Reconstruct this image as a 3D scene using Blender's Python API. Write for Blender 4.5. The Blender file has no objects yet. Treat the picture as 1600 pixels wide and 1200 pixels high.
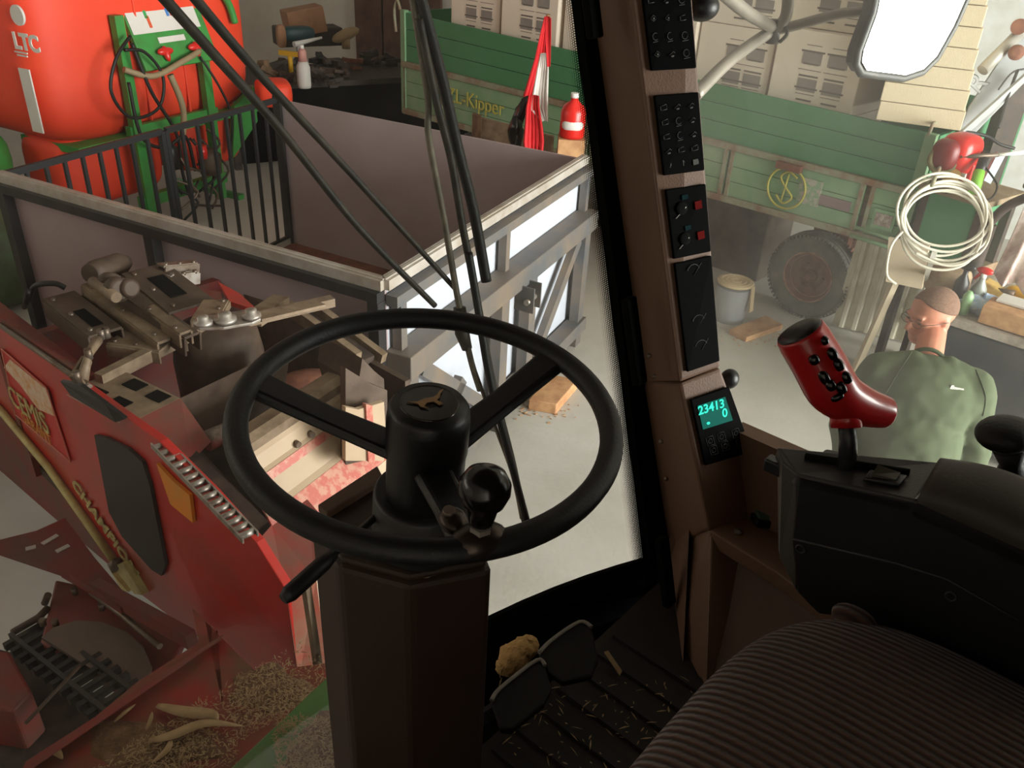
import bpy, bmesh, math, random
from mathutils import Vector, Matrix
from mathutils import noise as mnoise
random.seed(7)
V = Vector
col = bpy.context.scene.collection
sc = bpy.context.scene
# ------------------------------------------------------------------ camera
H = 2.95
FPX = 1310.0
dn = V((-125, 2230, 1310)).normalized()
upc = -dn
zc = V((0, 0, 1))
fw = (zc - upc * zc.dot(upc)).normalized()
rt = fw.cross(upc)
if rt.x < 0:
    rt = -rt
def ray(px, py):
    v = V((px - 800, py - 600, FPX))
    return V((rt.dot(v), fw.dot(v), upc.dot(v)))
EYE = V((0, 0, H))
cam_d = bpy.data.cameras.new('camera')
cam = bpy.data.objects.new('camera', cam_d)
col.objects.link(cam)
cx = V((rt.x, fw.x, upc.x)); cy = -V((rt.y, fw.y, upc.y)); cz = -V((rt.z, fw.z, upc.z))
cam.matrix_world = Matrix(((cx.x, cy.x, cz.x, 0), (cx.y, cy.y, cz.y, 0), (cx.z, cy.z, cz.z, H), (0, 0, 0, 1)))
cam_d.sensor_width = 36
cam_d.lens = 36 * FPX / 1600
cam_d.clip_start = 0.02
sc.camera = cam
# ------------------------------------------------------------------ light and exposure
w = bpy.data.worlds.new('daylight'); sc.world = w; w.use_nodes = True
w.node_tree.nodes['Background'].inputs[0].default_value = (0.85, 0.93, 1.0, 1)
w.node_tree.nodes['Background'].inputs[1].default_value = 1.0
sc.view_settings.view_transform = 'Standard'
sc.view_settings.look = 'None'
sc.view_settings.exposure = 0.26
sc.view_settings.gamma = 1
sc.cycles.max_bounces = 6
sc.cycles.diffuse_bounces = 4
sc.cycles.transparent_max_bounces = 16
sc.cycles.sample_clamp_indirect = 6
def area(name, loc, target, sx, sy, power, color):
    d = bpy.data.lights.new(name, 'AREA'); d.shape = 'RECTANGLE'; d.size = sx; d.size_y = sy
    d.energy = power; d.color = color
    o = bpy.data.objects.new(name, d); col.objects.link(o); o.location = loc
    o.rotation_euler = (V(target) - V(loc)).to_track_quat('-Z', 'Y').to_euler()
    return o
# daylight falling in through the open shed gate
area('gate_daylight', (7.9, -1.6, 2.35), (0.0, 2.9, 1.2), 9.4, 4.4, 3100, (1.0, 0.985, 0.95))
# weak warm fill lamp high at the left wall; no window is modelled there
area('left_fill_light', (-8.3, 2.0, 3.6), (0, 2.5, 0.8), 6.0, 1.2, 50, (1.0, 0.9, 0.78))

# ------------------------------------------------------------------ coordinate helpers
A50 = math.radians(50)
FV = V((-math.sin(A50), math.cos(A50), 0)); RV = V((math.cos(A50), math.sin(A50), 0))
def cw(r, f, z):                       # cab frame: r to the right, f forward
    return RV * r + FV * f + V((0, 0, z))
def P(px, py, **k):
    (a, v), = k.items()
    d = ray(px, py)
    if a == 't': return EYE + d / FPX * v
    if a == 'z': return EYE + d * ((v - H) / d.z)
    if a == 'r': return EYE + d * (v / d.dot(RV))
    if a == 'f': return EYE + d * (v / d.dot(FV))
def PP(px, py, p0, n):                 # pixel ray on plane
    d = ray(px, py)
    return EYE + d * ((p0 - EYE).dot(n) / d.dot(n))
def WSf(r, z):                         # windscreen surface, f as a function of r and z
    return 0.657 + 0.273 * (z - 1.589) + 0.15 * (1 - ((r - 0.55) / 0.75) ** 2)
def W(px, py, off=0.0):
    d = ray(px, py); dr, df = d.dot(RV), d.dot(FV)
    lo, hi = 0.05 / df, 4.0 / df
    s = 1.0 / df
    a, b = 0.2 / df, 2.2 / df
    for i in range(50):
        s = (a + b) / 2
        if df * s - (WSf(dr * s, H + d.z * s) + off) > 0: b = s
        else: a = s
    return EYE + d * s

# ------------------------------------------------------------------ materials
def lin(c):
    return tuple(((x / 255) / 12.92 if x / 255 <= 0.04045 else (((x / 255) + 0.055) / 1.055) ** 2.4) for x in c)
MATS = {}
def mat(name, rgb, rough=0.6, metal=0.0, dirt=None, amt=0.5, scale=4.0, bump=0.0, bscale=40.0, coat=0.0, detail=6.0, sharp=0.15, spec=0.5):
    if name in MATS: return MATS[name]
    m = bpy.data.materials.new(name); m.use_nodes = True
    nt = m.node_tree; b = nt.nodes['Principled BSDF']
    c = (*lin(rgb), 1)
    b.inputs['Base Color'].default_value = c
    b.inputs['Roughness'].default_value = rough
    b.inputs['Metallic'].default_value = metal
    b.inputs['Coat Weight'].default_value = coat
    b.inputs['Specular IOR Level'].default_value = spec
    tc = nt.nodes.new('ShaderNodeTexCoord')
    n1 = nt.nodes.new('ShaderNodeTexNoise'); n1.inputs['Scale'].default_value = scale; n1.inputs['Detail'].default_value = detail
    n1.inputs['Roughness'].default_value = 0.65
    nt.links.new(tc.outputs['Object'], n1.inputs['Vector'])
    mr = nt.nodes.new('ShaderNodeMapRange')
    th = 0.75 - 0.5 * amt
    mr.inputs['From Min'].default_value = th - sharp; mr.inputs['From Max'].default_value = th + sharp
    nt.links.new(n1.outputs['Fac'], mr.inputs['Value'])
    mx = nt.nodes.new('ShaderNodeMix'); mx.data_type = 'RGBA'
    mx.inputs[6].default_value = c
    d2 = lin(dirt) if dirt else tuple(x * 0.82 for x in c[:3])
    mx.inputs[7].default_value = (*d2, 1)
    nt.links.new(mr.outputs['Result'], mx.inputs[0])
    nt.links.new(mx.outputs[2], b.inputs['Base Color'])
    if bump:
        n2 = nt.nodes.new('ShaderNodeTexNoise'); n2.inputs['Scale'].default_value = bscale
        nt.links.new(tc.outputs['Object'], n2.inputs['Vector'])
        bp = nt.nodes.new('ShaderNodeBump'); bp.inputs['Strength'].default_value = bump; bp.inputs['Distance'].default_value = 0.01
        nt.links.new(n2.outputs['Fac'], bp.inputs['Height']); nt.links.new(bp.outputs['Normal'], b.inputs['Normal'])
    MATS[name] = m
    return m
concrete = mat('concrete', (196, 194, 186), 0.75, dirt=(172, 168, 158), amt=0.45, scale=1.6, bump=0.15, bscale=30, sharp=0.3)
wallm = mat('plaster', (222, 216, 206), 0.9, dirt=(196, 188, 176), amt=0.5, scale=1.2, bump=0.2, sharp=0.3)
ceilm = mat('roof_sheet', (180, 174, 164), 0.9)
tan = mat('cab_tan_plastic', (100, 72, 54), 0.6, bump=0.1, bscale=300, amt=0.3)
tan2 = mat('cab_tan_panel', (82, 57, 42), 0.65, bump=0.1, bscale=300, amt=0.3)
brownp = mat('column_brown', (50, 32, 22), 0.6, bump=0.08, bscale=300)
blackr = mat('black_rubber', (16, 16, 16), 0.55, bump=0.08, bscale=200)
blackp = mat('black_plastic', (22, 22, 23), 0.4, bump=0.05, bscale=300)
blackg = mat('black_gloss', (12, 12, 13), 0.2)
panelb = mat('panel_black', (5, 5, 6), 0.7, spec=0.04)
blackm = mat('black_matte', (8, 8, 8), 0.9, spec=0.1)
greyp = mat('charcoal_plastic', (44, 43, 42), 0.5, bump=0.06, bscale=300)
armgrey = mat('armrest_vinyl', (56, 50, 45), 0.6, dirt=(70, 60, 48), amt=0.35, scale=12, bump=0.06, bscale=200)
steel = mat('dusty_steel', (120, 110, 100), 0.45, 0.6, dirt=(96, 78, 62), amt=0.5, scale=14)
shiny = mat('bright_steel', (170, 164, 156), 0.45, 0.7, dirt=(120, 100, 84), amt=0.3, scale=20)
framegrey = mat('steel_frame_grey', (92, 94, 96), 0.55, 0.2, dirt=(128, 112, 94), amt=0.4, scale=3, sharp=0.2)
framedark = mat('steel_frame_dark', (32, 33, 35), 0.5, 0.2, dirt=(54, 49, 44), amt=0.4, scale=5)
gateblack = mat('gate_black', (22, 23, 25), 0.55)
alu = mat('aluminium_profile', (190, 184, 176), 0.45, 0.35, dirt=(160, 148, 132), amt=0.4, scale=6)
ply = mat('film_faced_board', (166, 150, 152), 0.5, dirt=(152, 134, 132), amt=0.4, scale=2, sharp=0.3)
plyw = mat('lit_outer_board', (186, 191, 201), 0.6, dirt=(166, 171, 180), amt=0.35, scale=5, sharp=0.3)  # film-faced board in a paler copy, gate light put into its colour
woodfloor = mat('reddish_plank', (124, 72, 48), 0.7, dirt=(80, 50, 36), amt=0.5, scale=8)
red = mat('machine_red', (186, 34, 26), 0.35, dirt=(134, 60, 46), amt=0.28, scale=2.2, coat=0.2)
redd = mat('machine_dark_red', (122, 34, 30), 0.55, dirt=(92, 62, 50), amt=0.5, scale=5)
dusty = mat('dusty_dark_steel', (92, 76, 62), 0.65, 0.15, dirt=(62, 48, 38), amt=0.55, scale=5, bump=0.1)
dusty2 = mat('dusty_tan_steel', (138, 120, 98), 0.6, 0.1, dirt=(98, 80, 62), amt=0.45, scale=9)
beige = mat('beige_paint', (176, 156, 130), 0.5, dirt=(160, 138, 112), amt=0.4, scale=4, sharp=0.25)
pink = mat('worn_red_stripe', (176, 92, 80), 0.5, dirt=(184, 134, 114), amt=0.5, scale=30, sharp=0.06)
cream = mat('cream_paint', (196, 184, 120), 0.5, dirt=(160, 140, 88), amt=0.35, scale=10)
mgreen = mat('machine_green', (70, 112, 52), 0.45, dirt=(96, 96, 60), amt=0.3, scale=5)
sgreen = mat('sprayer_green', (60, 142, 66), 0.4, dirt=(70, 110, 60), amt=0.3, scale=8)
tankm = mat('orange_tank', (232, 70, 36), 0.6, dirt=(222, 54, 26), amt=0.4, scale=3, sharp=0.3)
white = mat('white_paint', (226, 224, 218), 0.5, amt=0.2)
paper = mat('white_label', (214, 210, 204), 0.7, amt=0.2)
orange = mat('orange_reflector', (232, 140, 24), 0.4, dirt=(206, 150, 70), amt=0.4, scale=14)
tgreen = mat('trailer_green', (62, 126, 84), 0.6, dirt=(76, 134, 96), amt=0.45, scale=5, sharp=0.3)
tgreen2 = mat('trailer_faded_green', (116, 156, 116), 0.65, dirt=(140, 168, 134), amt=0.45, scale=6, sharp=0.2)
tgrey = mat('trailer_rail', (142, 146, 122), 0.7, dirt=(132, 100, 78), amt=0.45, scale=5, sharp=0.1)
rust = mat('rust', (104, 62, 48), 0.85, dirt=(130, 84, 62), amt=0.5, scale=14, bump=0.2)
tyre = mat('tyre', (86, 88, 84), 0.85, dirt=(116, 112, 102), amt=0.5, scale=6, bump=0.1, bscale=80)
wood = mat('raw_wood', (196, 152, 108), 0.7, dirt=(158, 112, 76), amt=0.45, scale=9)
wood2 = mat('weathered_wood', (150, 124, 98), 0.8, dirt=(108, 86, 66), amt=0.5, scale=8)
carton = mat('pale_carton', (232, 222, 208), 0.85, dirt=(222, 206, 188), amt=0.4, scale=2, sharp=0.3)
cardb = mat('cardboard', (172, 128, 96), 0.85, dirt=(150, 108, 80), amt=0.4, scale=5)
foam = mat('foam_board', (206, 192, 164), 0.9, dirt=(194, 178, 150), amt=0.4, scale=4, sharp=0.3, bump=0.2, bscale=120)
ink = mat('grey_print', (150, 142, 136), 0.8)
ink2 = mat('dark_print', (112, 104, 98), 0.8)
skin = mat('skin', (206, 142, 116), 0.5, dirt=(190, 118, 96), amt=0.4, scale=14, sharp=0.3)
hairm = mat('short_hair', (112, 84, 68), 0.9, dirt=(140, 106, 88), amt=0.4, scale=120, bump=0.5, bscale=400)
shirt = mat('olive_sweater', (82, 93, 67), 0.9, dirt=(74, 85, 61), amt=0.4, scale=6, bump=0.3, bscale=10, sharp=0.3)
trouser = mat('dark_trousers', (50, 52, 60), 0.9)
redplastic = mat('red_plastic', (206, 38, 32), 0.3, amt=0.15)
redlever = mat('red_lever_plastic', (170, 26, 26), 0.3, amt=0.1, coat=0.3)
blue = mat('blue_rag', (150, 182, 222), 0.8, dirt=(214, 226, 240), amt=0.5, scale=18)
yellow = mat('yellow_plastic', (232, 176, 44), 0.45)
lime = mat('lime_label', (142, 206, 70), 0.5)
darkrub = mat('dark_clutter', (40, 34, 30), 0.7, dirt=(70, 56, 46), amt=0.5, scale=14)
teal = mat('teal_tool', (40, 74, 80), 0.5)
pipeg = mat('galvanised_tube', (132, 126, 116), 0.45, 0.4, dirt=(160, 152, 140), amt=0.45, scale=10)
loaderg = mat('loader_grey', (160, 164, 166), 0.55, dirt=(138, 140, 140), amt=0.4, scale=4, sharp=0.25)
hosew = mat('white_hose', (214, 208, 192), 0.5, amt=0.2)
flagred = mat('flag_red', (222, 40, 48), 0.8); flagwhite = mat('flag_white', (240, 232, 226), 0.8)
symb = mat('panel_symbol', (84, 84, 82), 0.8, spec=.05)
straw = mat('dry_straw', (160, 134, 98), 0.85, dirt=(140, 112, 80), amt=0.4, scale=20)
chaffm = mat('chaff_layer', (126, 98, 72), 0.95, dirt=(88, 64, 46), amt=0.5, scale=26, bump=0.6, bscale=90)
fluff = mat('tan_sponge', (196, 156, 100), 0.95, bump=0.6, bscale=120)
yellowp = mat('yellow_letter', (190, 182, 88), 0.6)
bronze = mat('bronze_badge', (150, 120, 86), 0.3, 0.7)
tarp = mat('pale_cloth', (222, 208, 202), 0.85, dirt=(170, 140, 132), amt=0.5, scale=8)
brownwall = mat('brown_board_wall', (104, 76, 62), 0.85, dirt=(78, 54, 44), amt=0.5, scale=3)

def emis(name, rgb, s):
    m = bpy.data.materials.new(name); m.use_nodes = True
    b = m.node_tree.nodes['Principled BSDF']
    b.inputs['Base Color'].default_value = (0.01, 0.02, 0.02, 1)
    b.inputs['Specular IOR Level'].default_value = 0.05; b.inputs['Roughness'].default_value = 0.7
    b.inputs['Emission Color'].default_value = (*lin(rgb), 1); b.inputs['Emission Strength'].default_value = s
    return m
lcdbg = emis('lcd_backlight', (2, 96, 82), 0.8); lcdfg = emis('lcd_digit', (60, 255, 214), 1.0)

def glass(name, dust=0.05, tint=(0.83, 0.84, 0.82)):
    m = bpy.data.materials.new(name); m.use_nodes = True; nt = m.node_tree; nt.nodes.clear()
    out = nt.nodes.new('ShaderNodeOutputMaterial')
    tr = nt.nodes.new('ShaderNodeBsdfTransparent'); tr.inputs[0].default_value = (*tint, 1)
    df = nt.nodes.new('ShaderNodeBsdfTranslucent'); df.inputs[0].default_value = (0.8, 0.76, 0.7, 1)
    d2 = nt.nodes.new('ShaderNodeBsdfDiffuse'); d2.inputs[0].default_value = (0.8, 0.76, 0.7, 1)
    md = nt.nodes.new('ShaderNodeMixShader'); md.inputs[0].default_value = 0.4
    nt.links.new(df.outputs[0], md.inputs[1]); nt.links.new(d2.outputs[0], md.inputs[2])
    gl = nt.nodes.new('ShaderNodeBsdfGlossy'); gl.inputs['Roughness'].default_value = 0.02
    lw = nt.nodes.new('ShaderNodeLayerWeight'); pw = nt.nodes.new('ShaderNodeMath'); pw.operation = 'POWER'; pw.inputs[1].default_value = 5.0
    nt.links.new(lw.outputs['Facing'], pw.inputs[0])
    fr = nt.nodes.new('ShaderNodeMath'); fr.operation = 'MULTIPLY_ADD'; fr.inputs[1].default_value = 0.7; fr.inputs[2].default_value = 0.012
    nt.links.new(pw.outputs[0], fr.inputs[0])
    m1 = nt.nodes.new('ShaderNodeMixShader'); m2 = nt.nodes.new('ShaderNodeMixShader')
    tc = nt.nodes.new('ShaderNodeTexCoord'); nz = nt.nodes.new('ShaderNodeTexNoise'); nz.inputs['Scale'].default_value = 5
    nz.inputs['Detail'].default_value = 8
    nt.links.new(tc.outputs['Object'], nz.inputs['Vector'])
    mr = nt.nodes.new('ShaderNodeMapRange'); mr.inputs['From Min'].default_value = 0.3; mr.inputs['From Max'].default_value = 0.7
    mr.inputs['To Min'].default_value = dust * 0.5; mr.inputs['To Max'].default_value = dust * 1.5
    nt.links.new(nz.outputs['Fac'], mr.inputs['Value'])
    nt.links.new(mr.outputs['Result'], m1.inputs[0])
    nt.links.new(tr.outputs[0], m1.inputs[1]); nt.links.new(md.outputs[0], m1.inputs[2])
    nt.links.new(fr.outputs[0], m2.inputs[0]); nt.links.new(m1.outputs[0], m2.inputs[1]); nt.links.new(gl.outputs[0], m2.inputs[2])
    nt.links.new(m2.outputs[0], out.inputs[0])
    return m
glass_front = glass('windscreen_glass', 0.02)
glass_side = glass('dusty_side_glass', 0.04)
def mirror_mat():
    m = bpy.data.materials.new('mirror_glass'); m.use_nodes = True
    b = m.node_tree.nodes['Principled BSDF']
    b.inputs['Base Color'].default_value = (0.93, 0.93, 0.93, 1); b.inputs['Metallic'].default_value = 1; b.inputs['Roughness'].default_value = 0.04
    return m
mirrorm = mirror_mat()
def frit_mat():
    m = bpy.data.materials.new('frit_dots'); m.use_nodes = True; nt = m.node_tree; nt.nodes.clear()
    out = nt.nodes.new('ShaderNodeOutputMaterial'); uv = nt.nodes.new('ShaderNodeUVMap'); uv.uv_map = 'UVMap'
    sep = nt.nodes.new('ShaderNodeSeparateXYZ'); nt.links.new(uv.outputs[0], sep.inputs[0])
    def M(op, a, b=None):
        n = nt.nodes.new('ShaderNodeMath'); n.operation = op
        for i, x in enumerate((a, b)):
            if x is None: continue
            if isinstance(x, (int, float)): n.inputs[i].default_value = x
            else: nt.links.new(x, n.inputs[i])
        return n.outputs[0]
    # uv in units of dots; y = across (0 at clear side, 1 at seal) stored in u*, here x=along/pitch, y=across/pitch, hole size falls with y
    row = M('FLOOR', sep.outputs[1]); odd = M('MODULO', row, 2.0)
    fx = M('SUBTRACT', M('FRACT', M('ADD', sep.outputs[0], M('MULTIPLY', odd, 0.5))), 0.5)
    fy = M('SUBTRACT', M('FRACT', sep.outputs[1]), 0.5)
    dist = M('SQRT', M('ADD', M('MULTIPLY', fx, fx), M('MULTIPLY', fy, fy)))
    rad = M('SUBTRACT', 0.62, M('MULTIPLY', sep.outputs[1], 0.055))
    hole = M('LESS_THAN', dist, rad)
    tr = nt.nodes.new('ShaderNodeBsdfTransparent'); df = nt.nodes.new('ShaderNodeBsdfDiffuse'); df.inputs[0].default_value = (0.02, 0.02, 0.02, 1)
    mx = nt.nodes.new('ShaderNodeMixShader'); nt.links.new(hole, mx.inputs[0]); nt.links.new(df.outputs[0], mx.inputs[1]); nt.links.new(tr.outputs[0], mx.inputs[2])
    nt.links.new(mx.outputs[0], out.inputs[0])
    return m
fritm = frit_mat()
def seat_mat():
    m = bpy.data.materials.new('corduroy'); m.use_nodes = True; nt = m.node_tree; b = nt.nodes['Principled BSDF']
    b.inputs['Roughness'].default_value = 0.95
    b.inputs['Sheen Weight'].default_value = 0.3
    tc = nt.nodes.new('ShaderNodeTexCoord'); wv = nt.nodes.new('ShaderNodeTexWave'); wv.wave_type = 'BANDS'; wv.bands_direction = 'X'
    wv.inputs['Scale'].default_value = 27; wv.inputs['Distortion'].default_value = 0.6; wv.inputs['Detail Scale'].default_value = 4
    mp = nt.nodes.new('ShaderNodeMapping'); mp.inputs['Rotation'].default_value = (0, 0, math.radians(-50))
    nt.links.new(tc.outputs['Object'], mp.inputs[0]); nt.links.new(mp.outputs[0], wv.inputs['Vector'])
    mx = nt.nodes.new('ShaderNodeMix'); mx.data_type = 'RGBA'
    mx.inputs[6].default_value = (*lin((36, 22, 15)), 1); mx.inputs[7].default_value = (*lin((84, 54, 39)), 1)
    nt.links.new(wv.outputs['Fac'], mx.inputs[0]); nt.links.new(mx.outputs[2], b.inputs['Base Color'])
    bp = nt.nodes.new('ShaderNodeBump'); bp.inputs['Strength'].default_value = 0.8; bp.inputs['Distance'].default_value = 0.004
    nt.links.new(wv.outputs['Fac'], bp.inputs['Height']); nt.links.new(bp.outputs['Normal'], b.inputs['Normal'])
    return m
cord = seat_mat()

# ------------------------------------------------------------------ mesh helpers
def ortho(d):
    d = d.normalized(); a = V((0, 0, 1)) if abs(d.z) < 0.9 else V((1, 0, 0))
    u = d.cross(a).normalized(); return u, d.cross(u).normalized()
class MB:
    def __init__(s): s.v = []; s.f = []; s.sm = []
    def add(s, vs, fs, smooth=False):
        n = len(s.v); s.v += [V(x) for x in vs]; s.f += [tuple(i + n for i in f) for f in fs]; s.sm += [smooth] * len(fs); return s
    def hexa(s, p):                      # 4 bottom, 4 top
        return s.add(p, [(3, 2, 1, 0), (4, 5, 6, 7), (0, 1, 5, 4), (1, 2, 6, 5), (2, 3, 7, 6), (3, 0, 4, 7)])
    def box(s, c, x, y, z):              # centre, full axis vectors
        c = V(c); x, y, z = V(x) / 2, V(y) / 2, V(z) / 2
        return s.hexa([c - x - y - z, c + x - y - z, c + x + y - z, c - x + y - z, c - x - y + z, c + x - y + z, c + x + y + z, c - x + y + z])
    def prism(s, pts, ex):
        pts = [V(p) for p in pts]; ex = V(ex); n = len(pts)
        return s.add(pts + [p + ex for p in pts], [tuple(range(n))[::-1], tuple(range(n, 2 * n))] + [(i, (i + 1) % n, n + (i + 1) % n, n + i) for i in range(n)])
    def bar(s, a, b, wd, ht, up=(0, 0, 1)):
        a, b = V(a), V(b); d = (b - a); u = d.cross(V(up))
        if u.length < 1e-5: u = d.cross(V((1, 0, 0)))
        u = u.normalized(); n = u.cross(d).normalized()
        return s.box((a + b) / 2, d, u * wd, n * ht)
    def tube(s, pts, r, seg=10, closed=False, smooth=True):
        pts = [V(p) for p in pts]; n = len(pts); rr = r if isinstance(r, (list, tuple)) else [r] * n
        vs = []; u = None
        for i, p in enumerate(pts):
            a = pts[(i - 1) % n] if (i > 0 or closed) else p; b = pts[(i + 1) % n] if (i < n - 1 or closed) else p
            d = (b - a)
            if d.length < 1e-9: d = V((0, 0, 1))
            d.normalize()
            if u is None: u, _ = ortho(d)
            u = (u - d * u.dot(d))
            if u.length < 1e-6: u, _ = ortho(d)
            u.normalize(); v = d.cross(u)
            for k in range(seg):
                t = 2 * math.pi * k / seg; vs.append(p + (u * math.cos(t) + v * math.sin(t)) * rr[i])
        fs = []
        for i in range(n if closed else n - 1):
            j = (i + 1) % n
            for k in range(seg): fs.append((i * seg + k, i * seg + (k + 1) % seg, j * seg + (k + 1) % seg, j * seg + k))
        s.add(vs, fs, smooth)
        if not closed:
            b = len(s.v) - len(vs)
            s.f += [tuple(range(b, b + seg))[::-1], tuple(range(b + (n - 1) * seg, b + n * seg))]; s.sm += [False, False]
        return s
    def lathe(s, o, d, prof, seg=32, smooth=True, caps=True):   # prof: (radius, height)
        o = V(o); d = V(d).normalized(); u, v = ortho(d); vs = []
        for r, h in prof:
            for k in range(seg):
                t = 2 * math.pi * k / seg; vs.append(o + d * h + (u * math.cos(t) + v * math.sin(t)) * r)
        n = len(prof); fs = [(i * seg + k, i * seg + (k + 1) % seg, (i + 1) * seg + (k + 1) % seg, (i + 1) * seg + k) for i in range(n - 1) for k in range(seg)]
        s.add(vs, fs, smooth); b = len(s.v) - len(vs)
        if caps: s.f += [tuple(range(b, b + seg))[::-1], tuple(range(b + (n - 1) * seg, b + n * seg))]; s.sm += [False, False]
        return s
    def torus(s, c, n, R, r, seg=48, ms=10, arc=None):
        u, v = ortho(V(n)); pts = [V(c) + (u * math.cos(t) + v * math.sin(t)) * R for t in [2 * math.pi * i / seg for i in range(seg)]]
        return s.tube(pts, r, ms, True)
    def ell(s, c, x, y, z, nu=20, nv=12, p=1.0):       # ellipsoid from half-axis vectors; p<1 squares it
        c, x, y, z = V(c), V(x), V(y), V(z); vs = []
        q = lambda a: math.copysign(abs(a) ** p, a)
        for i in range(nv + 1):
            ph = -math.pi / 2 + math.pi * i / nv
            for k in range(nu):
                t = 2 * math.pi * k / nu
                vs.append(c + x * q(math.cos(ph)) * q(math.cos(t)) + y * q(math.cos(ph)) * q(math.sin(t)) + z * q(math.sin(ph)))
        fs = [(i * nu + k, i * nu + (k + 1) % nu, (i + 1) * nu + (k + 1) % nu, (i + 1) * nu + k) for i in range(nv) for k in range(nu)]
        return s.add(vs, fs, True)
    def grid(s, fn, nu, nv, smooth=True, thick=None):
        vs = [V(fn(i / nu, j / nv)) for j in range(nv + 1) for i in range(nu + 1)]
        fs = [(j * (nu + 1) + i, j * (nu + 1) + i + 1, (j + 1) * (nu + 1) + i + 1, (j + 1) * (nu + 1) + i) for j in range(nv) for i in range(nu)]
        return s.add(vs, fs, smooth)
    def build(s, name, m, parent=None, bevel=0.0, solid=0.0, sub=0, weld=False):
        me = bpy.data.meshes.new(name)
        off = V((0, 0, 0)); q = parent
        while q is not None: off += V(q.location); q = q.parent
        if parent is None and s.v:
            xs = [p.x for p in s.v]; ys = [p.y for p in s.v]; zs = [p.z for p in s.v]
            base = V(((min(xs) + max(xs)) / 2, (min(ys) + max(ys)) / 2, min(zs)))
        else: base = off
        me.from_pydata([tuple(p - base) for p in s.v], [], s.f); me.update()
        for p, k in zip(me.polygons, s.sm): p.use_smooth = k
        bm = bmesh.new(); bm.from_mesh(me)
        if weld: bmesh.ops.remove_doubles(bm, verts=bm.verts, dist=1e-4)
        bmesh.ops.recalc_face_normals(bm, faces=bm.faces); bm.to_mesh(me); bm.free()
        me.materials.append(m)
        o = bpy.data.objects.new(name, me); col.objects.link(o)
        if parent is not None: o.parent = parent
        else: o.location = base
        if solid:
            md = o.modifiers.new('thickness', 'SOLIDIFY'); md.thickness = solid; md.offset = 0
        if bevel:
            md = o.modifiers.new('bevel', 'BEVEL'); md.width = bevel; md.segments = 2; md.limit_method = 'ANGLE'
        if sub:
            md = o.modifiers.new('sub', 'SUBSURF'); md.levels = sub; md.render_levels = sub
        return o
def tag(o, label, cat=None, group=None, kind=None):
    if label: o['label'] = label
    if cat: o['category'] = cat
    if group: o['group'] = group
    if kind: o['kind'] = kind
    return o
def thing(name, label, cat, loc=(0, 0, 0), group=None):
    o = bpy.data.objects.new(name, None); col.objects.link(o); o.location = V(loc); o.empty_display_size = 0.05
    return tag(o, label, cat, group)
def struct(o, label=None):
    o['kind'] = 'structure'
    if label: o['label'] = label
    o['category'] = 'setting'
    return o
def text(name, s, origin, xd, yd, size, m, parent, ext=0.001, align='LEFT', shear=0.0, bold=0.0):
    cu = bpy.data.curves.new(name, 'FONT'); cu.body = s; cu.size = size; cu.extrude = ext; cu.align_x = align; cu.align_y = 'CENTER'; cu.shear = shear; cu.offset = bold
    t = bpy.data.objects.new(name, cu); col.objects.link(t)
    dg = bpy.context.evaluated_depsgraph_get(); me = bpy.data.meshes.new_from_object(t.evaluated_get(dg))
    bpy.data.objects.remove(t); bpy.data.curves.remove(cu)
    xd = V(xd).normalized(); yd = (V(yd) - xd * V(yd).dot(xd)).normalized(); zd = xd.cross(yd)
    off = V((0, 0, 0)); q = parent
    while q is not None: off += V(q.location); q = q.parent
    M = Matrix(((xd.x, yd.x, zd.x, origin[0] - off.x), (xd.y, yd.y, zd.y, origin[1] - off.y), (xd.z, yd.z, zd.z, origin[2] - off.z), (0, 0, 0, 1)))
    me.transform(M); me.materials.clear(); me.materials.append(m)
    o = bpy.data.objects.new(name, me); col.objects.link(o); o.parent = parent
    return o
def arcpts(c, u, v, r, a0, a1, n):
    return [V(c) + (V(u) * math.cos(a0 + (a1 - a0) * i / n) + V(v) * math.sin(a0 + (a1 - a0) * i / n)) * r for i in range(n + 1)]
def smoothpath(pts, n=6):
    pts = [V(p) for p in pts]; out = []
    for i in range(len(pts) - 1):
        p0 = pts[max(i - 1, 0)]; p1 = pts[i]; p2 = pts[i + 1]; p3 = pts[min(i + 2, len(pts) - 1)]
        for k in range(n):
            t = k / n
            out.append(0.5 * ((2 * p1) + (p2 - p0) * t + (2 * p0 - 5 * p1 + 4 * p2 - p3) * t * t + (3 * p1 - p0 - 3 * p2 + p3) * t ** 3))
    out.append(pts[-1]); return out
Z = V((0, 0, 1))

# ================================================================== THE SHED
XR, XL, YN, YF, ZT = 8.0, -8.6, -7.0, 13.2, 5.2
struct(MB().box((-0.3, 5.5, -0.1), (17.4, 0, 0), (0, 25.4, 0), (0, 0, 0.2)).build('floor', concrete), 'pale dusty concrete shed floor')
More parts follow.
